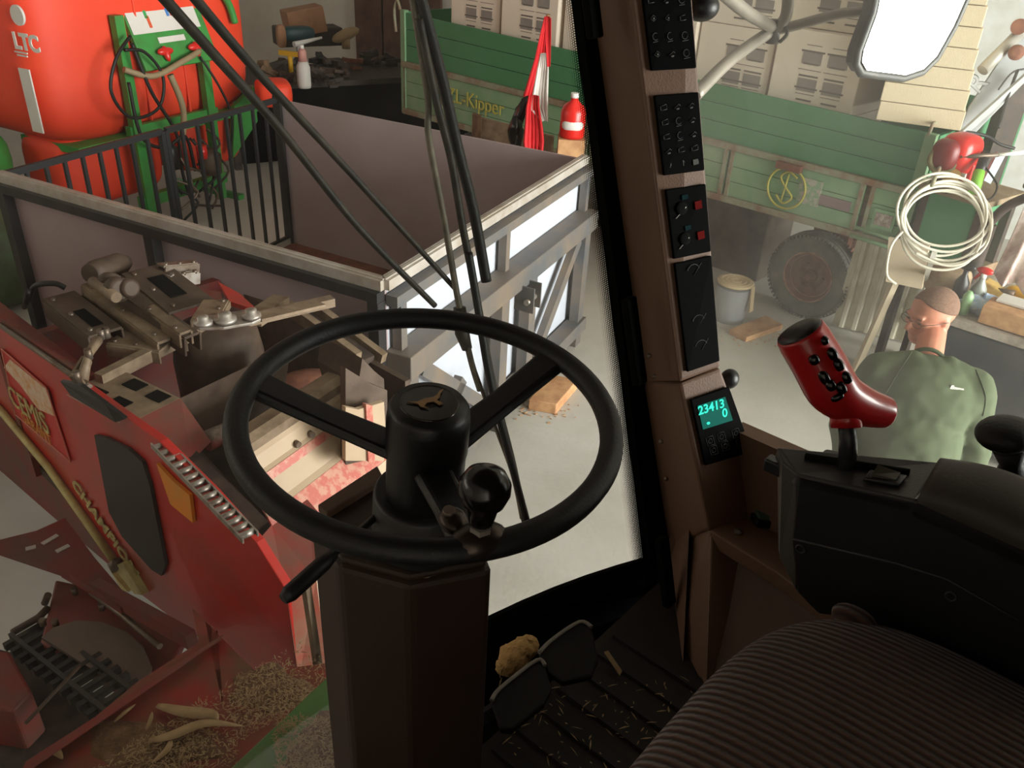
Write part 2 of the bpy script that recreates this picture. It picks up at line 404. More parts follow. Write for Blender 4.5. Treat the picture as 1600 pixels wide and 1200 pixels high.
# rear wall runs parallel to the steel bin
wd_ = V((math.cos(math.radians(-27)), math.sin(math.radians(-27)), 0)); wn_ = V((-wd_.y, wd_.x, 0))
WB = V((-1.5, 13.7, 0))
struct(MB().box(WB + wn_ * 0.12 + Z * 2.6 + wd_ * 1.5, wd_ * 17, wn_ * 0.24, Z * 5.2).build('wall_back', wallm), 'pale plastered back wall of the shed')
struct(MB().box((XL - 0.1, 5.3, 2.6), (0.2, 0, 0), (0, 24.8, 0), (0, 0, 5.2)).build('wall_left', wallm), 'left shed wall')
struct(MB().box((XR + 0.2, 8.1, 2.6), (0.2, 0, 0), (0, 9.8, 0), (0, 0, 5.2)).box((XR + 0.2, -1.6, 4.9), (0.2, 0, 0), (0, 9.6, 0), (0, 0, 0.6)).build('wall_right', wallm), 'right shed wall with the open gate')
struct(MB().box((-0.3, YN - 0.1, 2.6), (17.4, 0, 0), (0, 0.2, 0), (0, 0, 5.2)).build('wall_front', wallm), 'shed wall behind the machine')
struct(MB().box((-0.3, 5.5, ZT + 0.1), (17.4, 0, 0), (0, 25.4, 0), (0, 0, 0.2)).build('ceiling', ceilm), 'shed ceiling')

# ================================================================== STEEL FRAMED BIN (behind the header)
A_, B_, C_, D_ = [P(*q, z=1.4) for q in ((-2, 271), (600, 440), (915, 245), (437, 152))]
A_, B_, C_, D_ = [V((p.x, p.y, 0)) for p in (A_, B_, C_, D_)]
crib = thing('steel_framed_bin', 'large open bin of grey boards in a welded steel frame with a barred gate', 'bin', (A_ + B_ + C_ + D_) / 4)
ZB = 1.4
def wallpanel(p, q, z0, z1, th, inward):
    return [p + Z * z0, q + Z * z0, q + Z * z0 + inward * th, p + Z * z0 + inward * th, p + Z * z1, q + Z * z1, q + Z * z1 + inward * th, p + Z * z1 + inward * th]
nAB = (D_ - A_).normalized(); nBC = (A_ - B_).normalized(); nCD = -nAB
dAB = (B_ - A_).normalized(); dBC = (C_ - B_).normalized(); dDC = (C_ - D_).normalized()
MB().hexa(wallpanel(A_, B_, .12, 1.36, .02, nAB)).build('near_board', ply, crib)
MB().hexa(wallpanel(D_, C_, .12, 1.385, .02, nCD)).build('far_board', ply, crib)
MB().hexa(wallpanel(B_ + nBC * .02, C_ + nBC * .02, .12, 1.36, .012, nBC)).build('side_board', ply, crib)
MB().hexa(wallpanel(B_ + nBC * .005, C_ + nBC * .005, .12, 1.36, .012, nBC)).build('outer_board', plyw, crib)
fl = MB(); fl.hexa([A_ + Z * .08, B_ + Z * .08, C_ + Z * .08, D_ + Z * .08, A_ + Z * .15, B_ + Z * .15, C_ + Z * .15, D_ + Z * .15]); fl.build('plank_floor', woodfloor, crib)
def alu_profile(a, b, inward):
    m = MB(); m.bar(a + Z * 1.385, b + Z * 1.385, .055, .05); m.bar(a + Z * 1.41, b + Z * 1.41, .02, .012)
    m.bar(a + Z * 1.398 + inward * .02, b + Z * 1.398 + inward * .02, .008, .035)
    return m
alu_profile(A_, B_, nAB).build('top_profile', alu, crib)
alu_profile(B_, C_, nBC).build('top_profile', alu, crib)
# near frame (faces the header)
m = MB(); oa = -nAB * .03
m.bar(A_ + oa + Z * 1.335, B_ + oa + Z * 1.335, .06, .05)
m.bar(A_ + oa + Z * .1, B_ + oa + Z * .1, .06, .1)
m.build('near_frame_rail', framedark, crib)
for t in (0.02, 0.46, 0.99):
    p = A_.lerp(B_, t) + oa
    MB().bar(p, p + Z * 1.31, .06, .06, dAB).build('frame_post', framedark, crib)
# side frame (faces the gate of the shed)
ob = -nBC * .04
m = MB()
m.bar(B_ + ob + Z * 1.31, C_ + ob + Z * 1.31, .06, .055)
m.build('side_top_rail', framegrey, crib)
m = MB(); ob2 = -nBC * .07
m.bar(B_ + ob2 + Z * .98, C_ + ob2 + Z * .98, .14, .13)
m.build('side_main_beam', framegrey, crib, bevel=.006)
m = MB(); m.bar(B_ + ob2 + Z * .16, C_ + ob2 + Z * .16, .12, .1); m.build('side_sill_beam', framegrey, crib, bevel=.006)
for t in (0.025, 0.47, 0.975):
    p = B_.lerp(C_, t) + ob
    MB().bar(p + Z * 1.04, p + Z * 1.285, .05, .05, dBC).build('frame_post', framegrey, crib)
for t in (0.03, 0.44, 0.6, 0.97):
    p = B_.lerp(C_, t) + ob2
    MB().bar(p + Z * .0, p + Z * .915, .07, .1, dBC).build('frame_post', framegrey, crib)
for t0, t1, z0, z1 in ((.08, .38, .88, .24), (.92, .66, .88, .24), (.08, .25, .24, .6)):
    MB().bar(B_.lerp(C_, t0) + ob2 + Z * z0, B_.lerp(C_, t1) + ob2 + Z * z1, .05, .08).build('diagonal_brace', framegrey, crib)
pb = B_.lerp(C_, .52) + ob2 - nBC * .09
m = MB(); m.box(pb + Z * .86 + dBC * .05, dBC * .012, nBC * .12, Z * .16); m.box(pb + Z * .86 - dBC * .05, dBC * .012, nBC * .12, Z * .16); m.box(pb + Z * .86 + nBC * .06, dBC * .11, nBC * .02, Z * .16)
br = m.build('hitch_bracket', framegrey, crib)
MB().lathe(pb + Z * .85 - dBC * .075 - nBC * .02, dBC, [(.018, 0), (.018, .15)], 14).build('hitch_pin', shiny, br)
# barred gate of two leaves on the far left side
dAD = (D_ - A_); LAD = dAD.length; dAD.normalize()
def leaf(t0, t1, n, zb, zt):
    g = MB(); p0 = A_ + dAD * LAD * t0; p1 = A_ + dAD * LAD * t1
    g.bar(p0 + Z * zt, p1 + Z * zt, .03, .04); g.bar(p0 + Z * zb, p1 + Z * zb, .03, .04)
    g.bar(p0 + Z * zb, p0 + Z * zt, .035, .035, dAD); g.bar(p1 + Z * zb, p1 + Z * zt, .035, .035, dAD)
    lf = g.build('gate_leaf', gateblack, crib)
    for i in range(1, n):
        p = p0.lerp(p1, i / n); MB().bar(p + Z * zb, p + Z * zt, .022, .022, dAD).build('gate_bar', gateblack, lf)
leaf(.015, .49, 9, .2, 1.385); leaf(.505, .985, 8, .2, 1.385)
MB().bar(D_ + Z * .1 - nAB * .02, D_ + Z * 1.42 - nAB * .02, .07, .07, dAD).build('frame_post', framedark, crib)
MB().bar(A_ + Z * .17, D_ + Z * .17, .05, .06).build('gate_threshold', alu, crib)

# ================================================================== ORANGE FIELD SPRAYER behind the gate
K = P(105, 232, z=.9); K.z = 0
u1 = V((math.cos(math.radians(63.5)), math.sin(math.radians(63.5)), 0)); u2 = V((-u1.y, u1.x, 0))
spr = thing('mounted_field_sprayer', 'tall orange tank sprayer on a green frame behind the barred gate', 'sprayer', K + u1 * 1.1 + u2 * .6)
def rbox(c, x, y, z, p=.35, nu=40, nv=24): return MB().ell(c, x, y, z, nu, nv, p)
Tc = K + u1 * 1.08 + u2 * .62 + Z * 1.72
tank = rbox(Tc, u1 * 1.22, u2 * .68, Z * .86, .33).build('tank', tankm, spr)
# recessed centre of the tank front: lower lobes
rbox(K + u1 * .55 + u2 * .42 + Z * .62, u1 * .55, u2 * .34, Z * .34, .4).build('lower_tank_lobe', tankm, spr)
rbox(K + u1 * 1.72 + u2 * .42 + Z * .66, u1 * .42, u2 * .34, Z * .34, .4).build('lower_tank_lobe', tankm, spr)
for q in (.86, 1.32):
    MB().tube([K + u1 * q - u2 * .06 + Z * (.9 + .06 * k) for k in range(0, 28)], .012, 8).build('tank_seam', tankm, tank)
def tf(a, b, z): return K + u1 * a + u2 * b + Z * z
MB().bar(tf(.05, .3, .87), tf(2.2, .3, .87), .75, .06).build('tank_cradle', sgreen, spr)
for a in (.62, 1.5):
    MB().bar(tf(a, -.12, .1), tf(a, -.12, 1.9 if a < 1 else 1.6), .07, .09, u1).build('frame_upright', sgreen, spr)
MB().bar(tf(.55, -.1, .3), tf(1.6, -.1, .3), .08, .1).build('lower_crossbar', sgreen, spr)
MB().bar(tf(.55, -.1, .95), tf(1.6, -.1, .95), .06, .08).build('lower_crossbar', sgreen, spr)
for a in (.4, 1.8):
    MB().bar(tf(a, -.1, 0), tf(a, .9, 0) + Z * .0, .08, .1).bar(tf(a, .2, .05), tf(a, .2, .86), .08, .08, u1).build('support_leg', sgreen, spr)
MB().prism([tf(1.75, -.1, .45), tf(2.15, -.1, .75), tf(2.15, -.1, 1.1), tf(1.85, -.1, .95)], u2 * .05).build('side_plate', sgreen, spr)
MB().tube(smoothpath([tf(1.5, -.1, 2.15), tf(1.75, -.1, 2.1), tf(1.92, -.1, 1.9), tf(1.98, -.1, 1.72)]), .035, 8).build('green_hand_rail', sgreen, spr)
# control board
cb0 = tf(.84, -.2, 1.47)
bx, by = u1, (Z * .92 + u2 * .38).normalized(); bn = bx.cross(by).normalized()
if bn.dot(u2) > 0: bn = -bn
cbd = MB().box(cb0 + by * .28 + bx * .33, bx * .85, by * .62, bn * .05).build('control_board', sgreen, spr, bevel=.01)
MB().box(cb0 + by * .42 + bx * .30 + bn * .03, bx * .76, by * .3, bn * .004).build('instruction_sheet', paper, cbd)
for k, (a, c_) in enumerate(((.12, (60, 160, 90)), (.36, (70, 130, 200)), (.4, (200, 60, 60)), (.13, (220, 90, 50)))):
    MB().box(cb0 + by * (.44 if k != 3 else .36) + bx * (a + .0) + bn * .034, bx * .03, by * .1, bn * .003).build('colour_chart', mat('chart%d' % k, c_), cbd)
MB().box(cb0 + by * .2 + bx * .3 + bn * .03, bx * .3, by * .05, bn * .004).build('number_strip', paper, cbd)
for a in (.15, .5):
    MB().ell(cb0 + by * .1 + bx * a + bn * .06, bx * .09, by * .035, bn * .03, 12, 8).ell(cb0 + by * .08 + bx * a + bn * .06, bx * .03, by * .07, bn * .03, 10, 8).build('valve_handle', redplastic, cbd)
def hose(name, pts, r, m, par, n=7): return MB().tube(smoothpath([V(p) for p in pts], n), r, 8).build(name, m, par)
hz = [tf(.62, -.25, 1.75), tf(.4, -.3, 1.6), tf(.3, -.3, 1.35), tf(.45, -.3, 1.12), tf(.75, -.3, 1.15), tf(.85, -.3, 1.4), tf(.7, -.3, 1.62), tf(.5, -.3, 1.66)]
hose('black_hose', hz, .014, blackr, spr)
hose('black_hose', [tf(.6, -.28, 1.7), tf(.7, -.3, 1.3), tf(.9, -.3, .9), tf(.95, -.25, .5), tf(1.0, -.25, .25)], .016, blackr, spr)
hose('black_hose', [tf(.5, -.28, 1.4), tf(.52, -.3, .95), tf(.75, -.3, .8), tf(1.0, -.3, .85), tf(1.1, -.25, .5)], .016, blackr, spr)
hose('black_hose', [tf(1.35, -.25, 1.5), tf(1.5, -.3, 1.2), tf(1.6, -.3, .9), tf(1.55, -.25, .5)], .012, blackr, spr)
hose('beige_hose', [tf(.5, -.25, 1.5), tf(.75, -.3, 1.42), tf(1.1, -.3, 1.5), tf(1.35, -.25, 1.55)], .026, mat('beige_hose', (150, 132, 100), .6), spr)
hose('beige_hose', [tf(.95, -.28, 1.4), tf(1.02, -.3, 1.1), tf(1.0, -.25, .8)], .03, mat('beige_hose', (150, 132, 100)), spr)
random.seed(3)
for i in range(14):
    a = random.uniform(.65, 1.45); z = random.uniform(.35, .85)
    hose('fitting_hose', [tf(a, -.22, z), tf(a + random.uniform(-.2, .2), -.3, z - .15), tf(a + random.uniform(-.3, .3), -.25, z - .3)], .012, (blackr, darkrub, steel)[i % 3], spr, 4)
MB().lathe(tf(.8, -.3, .6), Z, [(.07, 0), (.07, .18), (.04, .22)], 16).build('filter_bowl', blackp, spr)
MB().lathe(tf(1.25, -.3, .45), Z, [(.1, 0), (.11, .18), (.05, .24)], 16).build('pump_body', dusty, spr)
MB().lathe(tf(1.15, -.32, .62), Z, [(.05, 0), (.05, .12)], 16).build('valve_cap', redplastic, spr)
# left face text and label
lx, ly = u2 * -1, Z
def lf(px, py): return PP(px, py, K - u1 * .145, u1)
text('tank_lettering', 'LTC', lf(21, 64), lx, Z, .17, white, spr, .004, bold=.006)
MB().lathe(lf(26, 24), u1, [(.075, 0), (.075, .02)], 24).build('round_badge', paper, spr)
MB().box(lf(33, 82), u2 * .15, Z * .012, u1 * .01).box(lf(35, 87), u2 * .12, Z * .012, u1 * .01).build('tank_small_print', paper, spr)
MB().box(lf(49, 158), u2 * .13, Z * .5, u1 * .012).build('level_label', paper, spr)
MB().ell(P(402, 150, z=1.15) + V((.1, .2, -.0)), V((.16, .06, 0)), V((-.08, .2, 0)), Z * .12, 16, 10, .5).build('orange_fender', tankm, spr)
# green neighbouring machine at the frame edge
gm = thing('green_machine_hood', 'rounded green machine bonnet peeking out left of the orange tank', 'machine', P(-30, 235, z=.9) * 1 - Z * .9)
MB().ell(P(-115, 240, z=.75), u1 * .42, u2 * .8, Z * .3, 24, 14, .6).build('bonnet', sgreen, gm)
MB().lathe(P(-115, 240, z=.75) - Z * .75, Z, [(.25, 0), (.25, .6)], 20).build('pedestal', darkrub, gm)

gm2 = MB().ell(P(-40, 400, z=.35), u1 * .55, u2 * .5, Z * .34, 24, 14, .5)
tag(gm2.build('green_implement', mat('dirty_green', (70, 96, 60), .6, dirt=(60, 62, 50), amt=.5, scale=6)), 'low dirty green implement on the floor left of the bin corner post', 'implement')
# ================================================================== GREEN WOODEN TRAILER
TE = V((2.70, 5.70, 0)); TU = V((-.73, .683, 0)).normalized(); TN = V((-.683, -.73, 0)).normalized()
TL = 5.56
tr = thing('farm_trailer', 'long green wooden farm trailer with two stacked side boards', 'trailer', TE + TU * 2.7 - TN * 1.0)
def tz(u, k): return (.9 - .02 * u) * (1 - k) + (1.7 + .02 * u) * k   # k: 0 bottom edge, 1 top edge
def tp(u, k, off=0.0): return TE + TU * u + TN * off + Z * tz(u, k)
def tboard(u0, u1_, k0, k1, off, th):
    return [tp(u0, k0, off), tp(u1_, k0, off), tp(u1_, k0, off - th), tp(u0, k0, off - th), tp(u0, k1, off), tp(u1_, k1, off), tp(u1_, k1, off - th), tp(u0, k1, off - th)]
m = MB()
for i in range(3):
    a, b = .53 + i * .157 + .002, .53 + (i + 1) * .157 - .003; m.hexa(tboard(0, TL, a, b, 0, .03))
m.build('upper_side_board', tgreen, tr, bevel=.003)
def lower(u0, u1_, name):
    m = MB()
    for i in range(3):
        a, b = .05 + i * .14 + .002, .05 + (i + 1) * .14 - .003; m.hexa(tboard(u0 + .01, u1_ - .01, a, b, .01, .03))
    lo = m.build(name, tgreen2, tr, bevel=.003)
    for u in (u0 + .03, u1_ - .03): MB().hexa(tboard(u - .015, u + .015, .03, .49, .02, .02)).build('edge_strap', tgrey, lo)
    return lo
lower(.34, 1.47, 'lower_side_board'); lower(1.47, 2.9, 'lower_side_board'); lower(2.9, 4.95, 'lower_side_board')
lower(4.97, TL, 'lower_side_board'); lower(0, .32, 'lower_side_board')
MB().hexa(tboard(-.01, TL, .475, .53, .035, .06)).build('middle_rail', tgrey, tr, bevel=.004)
MB().hexa(tboard(0, TL, -.01, .05, .03, .05)).build('bottom_rail', tgrey, tr, bevel=.004)
MB().hexa(tboard(-.02, .05, 0, 1.0, .02, .06)).build('corner_post', tgreen2, tr)
MB().hexa(tboard(TL - .05, TL + .02, 0, 1.02, .02, .06)).build('corner_post', tgreen2, tr)
bed = MB().hexa([tp(0, 0, -.04), tp(TL, 0, -.04), tp(TL, 0, -1.9), tp(0, 0, -1.9), tp(0, .06, -.04), tp(TL, .06, -.04), tp(TL, .06, -1.9), tp(0, .06, -1.9)]).build('bed', wood2, tr)
# end boards and far side
m = MB()
for i in range(6):
    a, b = i * .165 + .003, (i + 1) * .165
    m.hexa([tp(0, a, -.03), tp(0, a, -1.9), tp(0, a, -1.9) - TU * .03, tp(0, a, -.03) - TU * .03, tp(0, b, -.03), tp(0, b, -1.9), tp(0, b, -1.9) - TU * .03, tp(0, b, -.03) - TU * .03])
m.build('end_board', tgreen, tr)
MB().hexa(tboard(0, TL, .0, .95, -1.9, .03)).build('far_side_board', tgreen, tr)
MB().hexa([tp(TL, 0, -.03), tp(TL, 0, -1.9), tp(TL, 0, -1.9) + TU * .03, tp(TL, 0, -.03) + TU * .03, tp(TL, 1, -.03), tp(TL, 1, -1.9), tp(TL, 1, -1.9) + TU * .03, tp(TL, 1, -.03) + TU * .03]).build('end_board', tgreen, tr)
MB().tube([tp(.03, .98, .02), tp(.03, 1.08, .0), tp(.03, 1.08, -.12)], .012, 8).build('corner_hook', tgrey, tr)
MB().tube(smoothpath([tp(TL, 1.02, .03), tp(TL + .05, 1.1, .03), tp(TL + .1, 1.0, .03), tp(TL + .08, .8, .03)]), .015, 8).build('corner_hook', tgrey, tr)
# lettering and emblem
text('yellow_lettering', 'EZL-Kipper', tp(4.92, .31, .032), -TU, Z, .2, yellowp, tr, .003)
em = MB(); em.torus(tp(.93, .27, .032), TN, .155, .009, 40, 6)
em.tube(smoothpath([tp(.86, .38, .034), tp(.93, .42, .034), tp(.99, .36, .034), tp(.93, .27, .034), tp(.87, .2, .034), tp(.93, .13, .034), tp(1.0, .19, .034)]), .008, 6)
em.tube([tp(.93, .4, .034), tp(.95, .14, .034)], .007, 6)
em.build('yellow_round_emblem', yellowp, tr)
MB().hexa(tboard(.42, .66, .2, .29, .022, .01)).build('faded_sticker', mat('faded_purple', (136, 116, 118), .8, amt=.3), tr)
MB().hexa(tboard(.66, .84, .17, .40, .0215, .01)).build('worn_paint_patch', mat('worn_patch', (172, 168, 158), .8, dirt=(128, 158, 124), amt=.5, scale=28, sharp=.05), tr)
np_ = MB().hexa(tboard(.08, .24, .13, .3, .03, .01)).build('number_plate_frame', tgreen2, tr)
MB().hexa(tboard(.1, .22, .16, .27, .036, .01)).build('number_plate', mat('plate', (110, 92, 86), .7, dirt=(190, 180, 168), amt=.4, scale=30), np_)
MB().box(tp(.93, .47, .06), TU * .2, TN * .05, Z * .05).build('side_latch', rust, tr)
MB().tube([tp(.35, .02, .06), tp(-.05, .0, .06)], .015, 8).tube([tp(.33, .1, .05), tp(-.12, .06, .05)], .013, 8).build('lower_latch_bar', tgreen2, tr)
# chassis and axles
m = MB()
for o_ in (-.55, -1.35): m.bar(TE + TU * -.1 + TN * o_ + Z * .78, TE + TU * TL + TN * o_ + Z * .78, .08, .14)
m.build('chassis_beam', rust, tr)
for u in (.72, 4.7): MB().bar(TE + TU * u + TN * -.35 + Z * .42, TE + TU * u + TN * -1.6 + Z * .42, .08, .08).build('axle', rust, tr)
for u in (.72, 4.7):
    for o_ in (-.55, -1.35): MB().bar(TE + TU * u + TN * o_ + Z * .4, TE + TU * u + TN * o_ + Z * .74, .1, .3, TU).build('spring_hanger', rust, tr)
tag(MB().box(TE + TU * 2.3 + TN * -.9 + Z * .34, TU * 1.9, TN * .5, Z * .68).build('trailer_shade_box', mat('shade_box_dark', (92, 80, 68), .85, dirt=(66, 56, 48), amt=.5, scale=6), bevel=.01), 'large dark dusty box added for the shade under the green trailer', 'crate')  # dark block added to stand for the shade beneath the trailer bed
m = MB(); m.bar(TE + TU * .0 + TN * -.55 + Z * .6, TE + TU * .45 + TN * -.4 + Z * .66, .08, .12); m.bar(TE + TU * -.1 + TN * -.95 + Z * .5, TE + TU * -1.3 + TN * -.95 + Z * .35, .1, .12)
m.build('drawbar', rust, tr)
def wheel(c, ax, R, wd, par):
    c = V(c); ax = V(ax).normalized()
    prof = [(R * .56, -wd * .36), (R * .66, -wd * .5), (R * .88, -wd * .5), (R * .97, -wd * .4), (R, -wd * .2), (R, wd * .2), (R * .97, wd * .4), (R * .88, wd * .5), (R * .66, wd * .5), (R * .56, wd * .36)]
    w_ = MB().lathe(c, ax, prof, 64, caps=False)
    u, v = ortho(ax)
    for k in range(64):
        t = 2 * math.pi * k / 64; d = u * math.cos(t) + v * math.sin(t); tt = u * -math.sin(t) + v * math.cos(t)
        for sg in (-1, 1): w_.box(c + d * R * .962 + ax * wd * .36 * sg, d * R * .05, tt * R * .055, ax * wd * .3)
    for q in (-.22, -.07, .07, .22): w_.torus(c + ax * wd * q, ax, R * .998, wd * .045, 64, 6)
    wo = w_.build('tyre', tyre, par)
    rim = MB().lathe(c, ax, [(R * .3, wd * .1), (R * .42, wd * .16), (R * .5, wd * .16), (R * .53, wd * .3), (R * .58, wd * .42), (R * .6, wd * .4), (R * .57, wd * .2), (R * .57, -wd * .4)], 40, caps=False).lathe(c, ax, [(R * .44, wd * .08), (R * .2, wd * .12)], 30)
    ro = rim.build('rim', rust, par)
    MB().torus(c + ax * wd * .42, ax, R * .585, R * .018, 48, 8).torus(c + ax * wd * .16, ax, R * .5, R * .01, 48, 6).build('rim_edge', mat('bare_rust', (176, 132, 110), .7, dirt=(130, 90, 74), amt=.4, scale=20), ro)
    hb = MB().lathe(c, ax, [(R * .16, wd * .1), (R * .15, wd * .3), (R * .09, wd * .36), (R * .08, wd * .5)], 20)
    for k in range(6):
        t = 2 * math.pi * k / 6; d = u * math.cos(t) + v * math.sin(t); hb.lathe(c + d * R * .3 + ax * wd * .1, ax, [(R * .03, 0), (R * .03, wd * .12)], 6, smooth=False)
    hb.build('hub', rust, ro)
for u in (.74, 4.7):
    for o_ in (-.38, -1.55): wheel(TE + TU * u + TN * o_ + Z * .35, TN if o_ > -1 else -TN, .355, .2, tr)

# cartons standing in the trailer
def printed_carton(c, wx, wy, wz, label, g, prints):
    t_ = thing('white_carton', label, 'carton', c, g)
    MB().box(c + Z * wz / 2, TU * wx, TN * wy, Z * wz).build('box_body', carton, t_, bevel=.01)
    if prints:
        for a in prints:
            x0 = c + TU * (wx * .5 - a) + TN * (wy / 2 + .002)
            for grp in ((0, 1, 2), (4, 5, 6), (8, 9)):
                pb_ = MB()
                for r_ in grp:
                    pb_.box(x0 + Z * (wz * .1 + r_ * wz * .08), TU * (.12 + .03 * ((r_ * 7) % 3)), TN * .004, Z * (.004 + .008 * (r_ % 2 == 0)))
                pb_.build('printed_lines', ink2, t_)
            for zz in (.3, .66): MB().box(x0 + Z * wz * zz, TU * .15, TN * .003, Z * wz * .17).build('printed_table', ink, t_)
cols = [(.98, .68, (1.13, 1.67, 2.2, 2.73), (.3, .5)), (1.68, .66, (1.1, 1.62, 2.15, 2.68), (.34, .52)), (2.38, .7, (1.12, 1.68, 2.24, 2.78), (.3, .5)),
        (3.1, .7, (1.12, 1.68, 2.24, 2.78), (.28, .5)), (3.86, .72, (1.12, 1.72, 2.3, 2.84), (.34, .54)), (4.62, .7, (1.12, 1.72, 2.3), (.3, .52))]
where = ['beside the cream boards', 'second stack from the cream boards', 'behind the cab pillar', 'behind the flag', 'above the yellow lettering', 'at the trailer end']
rows = ['lowest layer', 'second layer', 'third layer', 'top layer']
for i, (u, wx, zs, pr) in enumerate(cols):
    for j, z in enumerate(zs):
        if j == 0: h = zs[1] - z
        else: h = (zs[j + 1] - z) if j + 1 < len(zs) else .52
        printed_carton(TE + TU * u + TN * (-.42 - .03 * (i % 2) - .1 * (j > 1 and i == 0)) + Z * (z if j else .95), wx, .6, (h if j else zs[1] - .95) - .004, 'pale printed carton %s, %s' % (where[i], rows[j]), 'pale printed cartons stacked in the trailer', pr)
low = printed_carton
# stack of foam boards lying across the trailer sides at its near end
fs0 = P(1368, 188, z=1.73); fs1 = P(1500, 206, z=1.73); fs0.z = fs1.z = 0
fd = (fs1 - fs0); fwid = fd.length; fd.normalize(); fn = V((-fd.y, fd.x, 0))
random.seed(5)
for i in range(10):
    a = random.uniform(-.03, .03) if i else 0
    z0 = 1.735 + i * .125
    sh = -.012 * i
    o = MB().box(fs0 + fd * (fwid / 2 + a * .5 + sh) + fn * .62 + Z * (z0 + .061), fd * (fwid - a), fn * 1.24, Z * .121).build('foam_board', foam, bevel=.005)
    tag(o, 'cream insulation board, ' + ['lowest of the pile on the trailer', 'second from the bottom of the pile', 'third from the bottom of the pile', 'fourth from the bottom of the pile', 'fifth from the bottom of the pile', 'sixth from the bottom of the pile', 'seventh from the bottom of the pile', 'eighth from the bottom of the pile', 'ninth from the bottom of the pile', 'topmost of the pile on the trailer'][i], 'insulation board', 'insulation boards piled on the trailer')

# ================================================================== FLAG, PALLETS, CANISTER between bin and trailer
def fl_p(px, py, t=6.7): return P(px, py, t=t)
pal = thing('upright_pallet', 'weathered wooden pallet standing on edge behind the grey board', 'pallet', V((fl_p(800, 260).x, fl_p(800, 260).y, 0)))
for (x0, x1, y0) in ((738, 752, 178), (752, 820, 185), (842, 866, 208), (875, 905, 218)):
    a, b = P(x0, y0, t=7.0), P(x1, y0 + (x1 - x0) * .25, t=6.9)
    m = MB(); m.hexa([V((a.x, a.y, 0)), V((b.x, b.y, 0)), V((b.x, b.y + .05, 0)), V((a.x, a.y + .05, 0)), a, b, b + V((0, .05, 0)), a + V((0, .05, 0))])
    m.build('pallet_board', wood2 if x0 != 875 else wood, pal)
flag = thing('furled_flag', 'red and white furled flag leaning on its pole against the trailer', 'flag', V((P(835, 225, t=6.5).x, P(835, 225, t=6.5).y, 0)))
ftop = P(856, 30, t=6.9); fbot = P(838, 232, t=6.5)
def flagstrip(name, prof, m_, tt=6.6):
    # prof: rows of (y, xleft, xright)
    mb = MB(); nu = 16
    rowsv = []
    for (y, xl, xr) in prof:
        a, b = P(xl, y, t=tt + (.3 if y < 100 else .1)), P(xr, y, t=tt + (.3 if y < 100 else .1))
        nrm = (b - a).cross(Z).normalized()
        rowsv.append([a.lerp(b, k / nu) - nrm * (math.sin(math.pi * k / nu) * .06 + .018 * math.sin(k * 1.9 + y * .01)) * min(1, (xr - xl) / 25) for k in range(nu + 1)])
    n = len(rowsv)
    mb.add([p for r in rowsv for p in r], [(i * (nu + 1) + k, i * (nu + 1) + k + 1, (i + 1) * (nu + 1) + k + 1, (i + 1) * (nu + 1) + k) for i in range(n - 1) for k in range(nu)], True)
    return mb.build(name, m_, flag, solid=.006)
flagstrip('red_cloth', [(26, 851, 859), (50, 845, 859), (90, 836, 860), (130, 824, 853), (150, 818, 848), (165, 824, 842)], flagred)
flagstrip('white_cloth', [(84, 844, 856), (110, 839, 857), (150, 832, 856), (172, 829, 856), (190, 846, 856)], flagwhite, 6.35)
flagstrip('red_cloth', [(28, 852, 861), (60, 852, 861), (104, 855, 860)], flagred, 6.3)
flagstrip('red_cloth', [(150, 826, 842), (170, 822, 843), (200, 820, 848), (222, 818, 850), (240, 820, 848)], flagred, 6.32)
MB().tube([V((fbot.x, fbot.y + .12, 0)), ftop + V((0, .1, .02))], .015, 8).build('pole', wood, flag)
wr = MB(); q0 = P(812, 205, t=6.6)
wr.ell(P(812, 182, t=6.6), V((.05, 0, 0)), V((0, .07, 0)), V((.05, 0, .16)), 14, 10).ell(P(806, 205, t=6.6), V((.06, 0, 0)), V((0, .07, 0)), V((0, 0, .12)), 14, 10)
for v in wr.v: v += V((mnoise.noise(v * 30), mnoise.noise(v * 30 + V((5, 0, 0))), mnoise.noise(v * 30 + V((0, 5, 0))))) * .02
wr.tube([P(806, 210, t=6.6), V((q0.x, q0.y, 0))], .04, 8)
tag(wr.build('crumpled_black_bag', blackg), 'shiny crumpled black plastic bag next to the flag', 'bag')
can = thing('red_canister', 'red plastic bottle with white cap and oval label beside the flag', 'bottle', P(893, 215, t=6.4))
cb = P(893, 214, t=6.4); ch = .30
MB().lathe(cb, Z, [(.085, 0), (.095, .02), (.095, .19), (.078, .23), (.03, .27), (.025, .29)], 24).build('bottle_body', redplastic, can)
MB().lathe(cb + Z * .29, Z, [(.03, 0), (.03, .035)], 16).build('cap', white, can)
vn = (EYE - cb); vn.z = 0; vn.normalize()
MB().ell(cb + Z * .1 + vn * .05, ortho(vn)[0] * .082, vn * .052, Z * .06, 20, 10).build('oval_label', paper, can)
post_ = MB().box(V((cb.x, cb.y, cb.z / 2)), (.2, 0, 0), (0, .2, 0), (0, 0, cb.z)).build('timber_block', wood)
tag(post_, 'pale timber post block that carries the red canister', 'timber block')

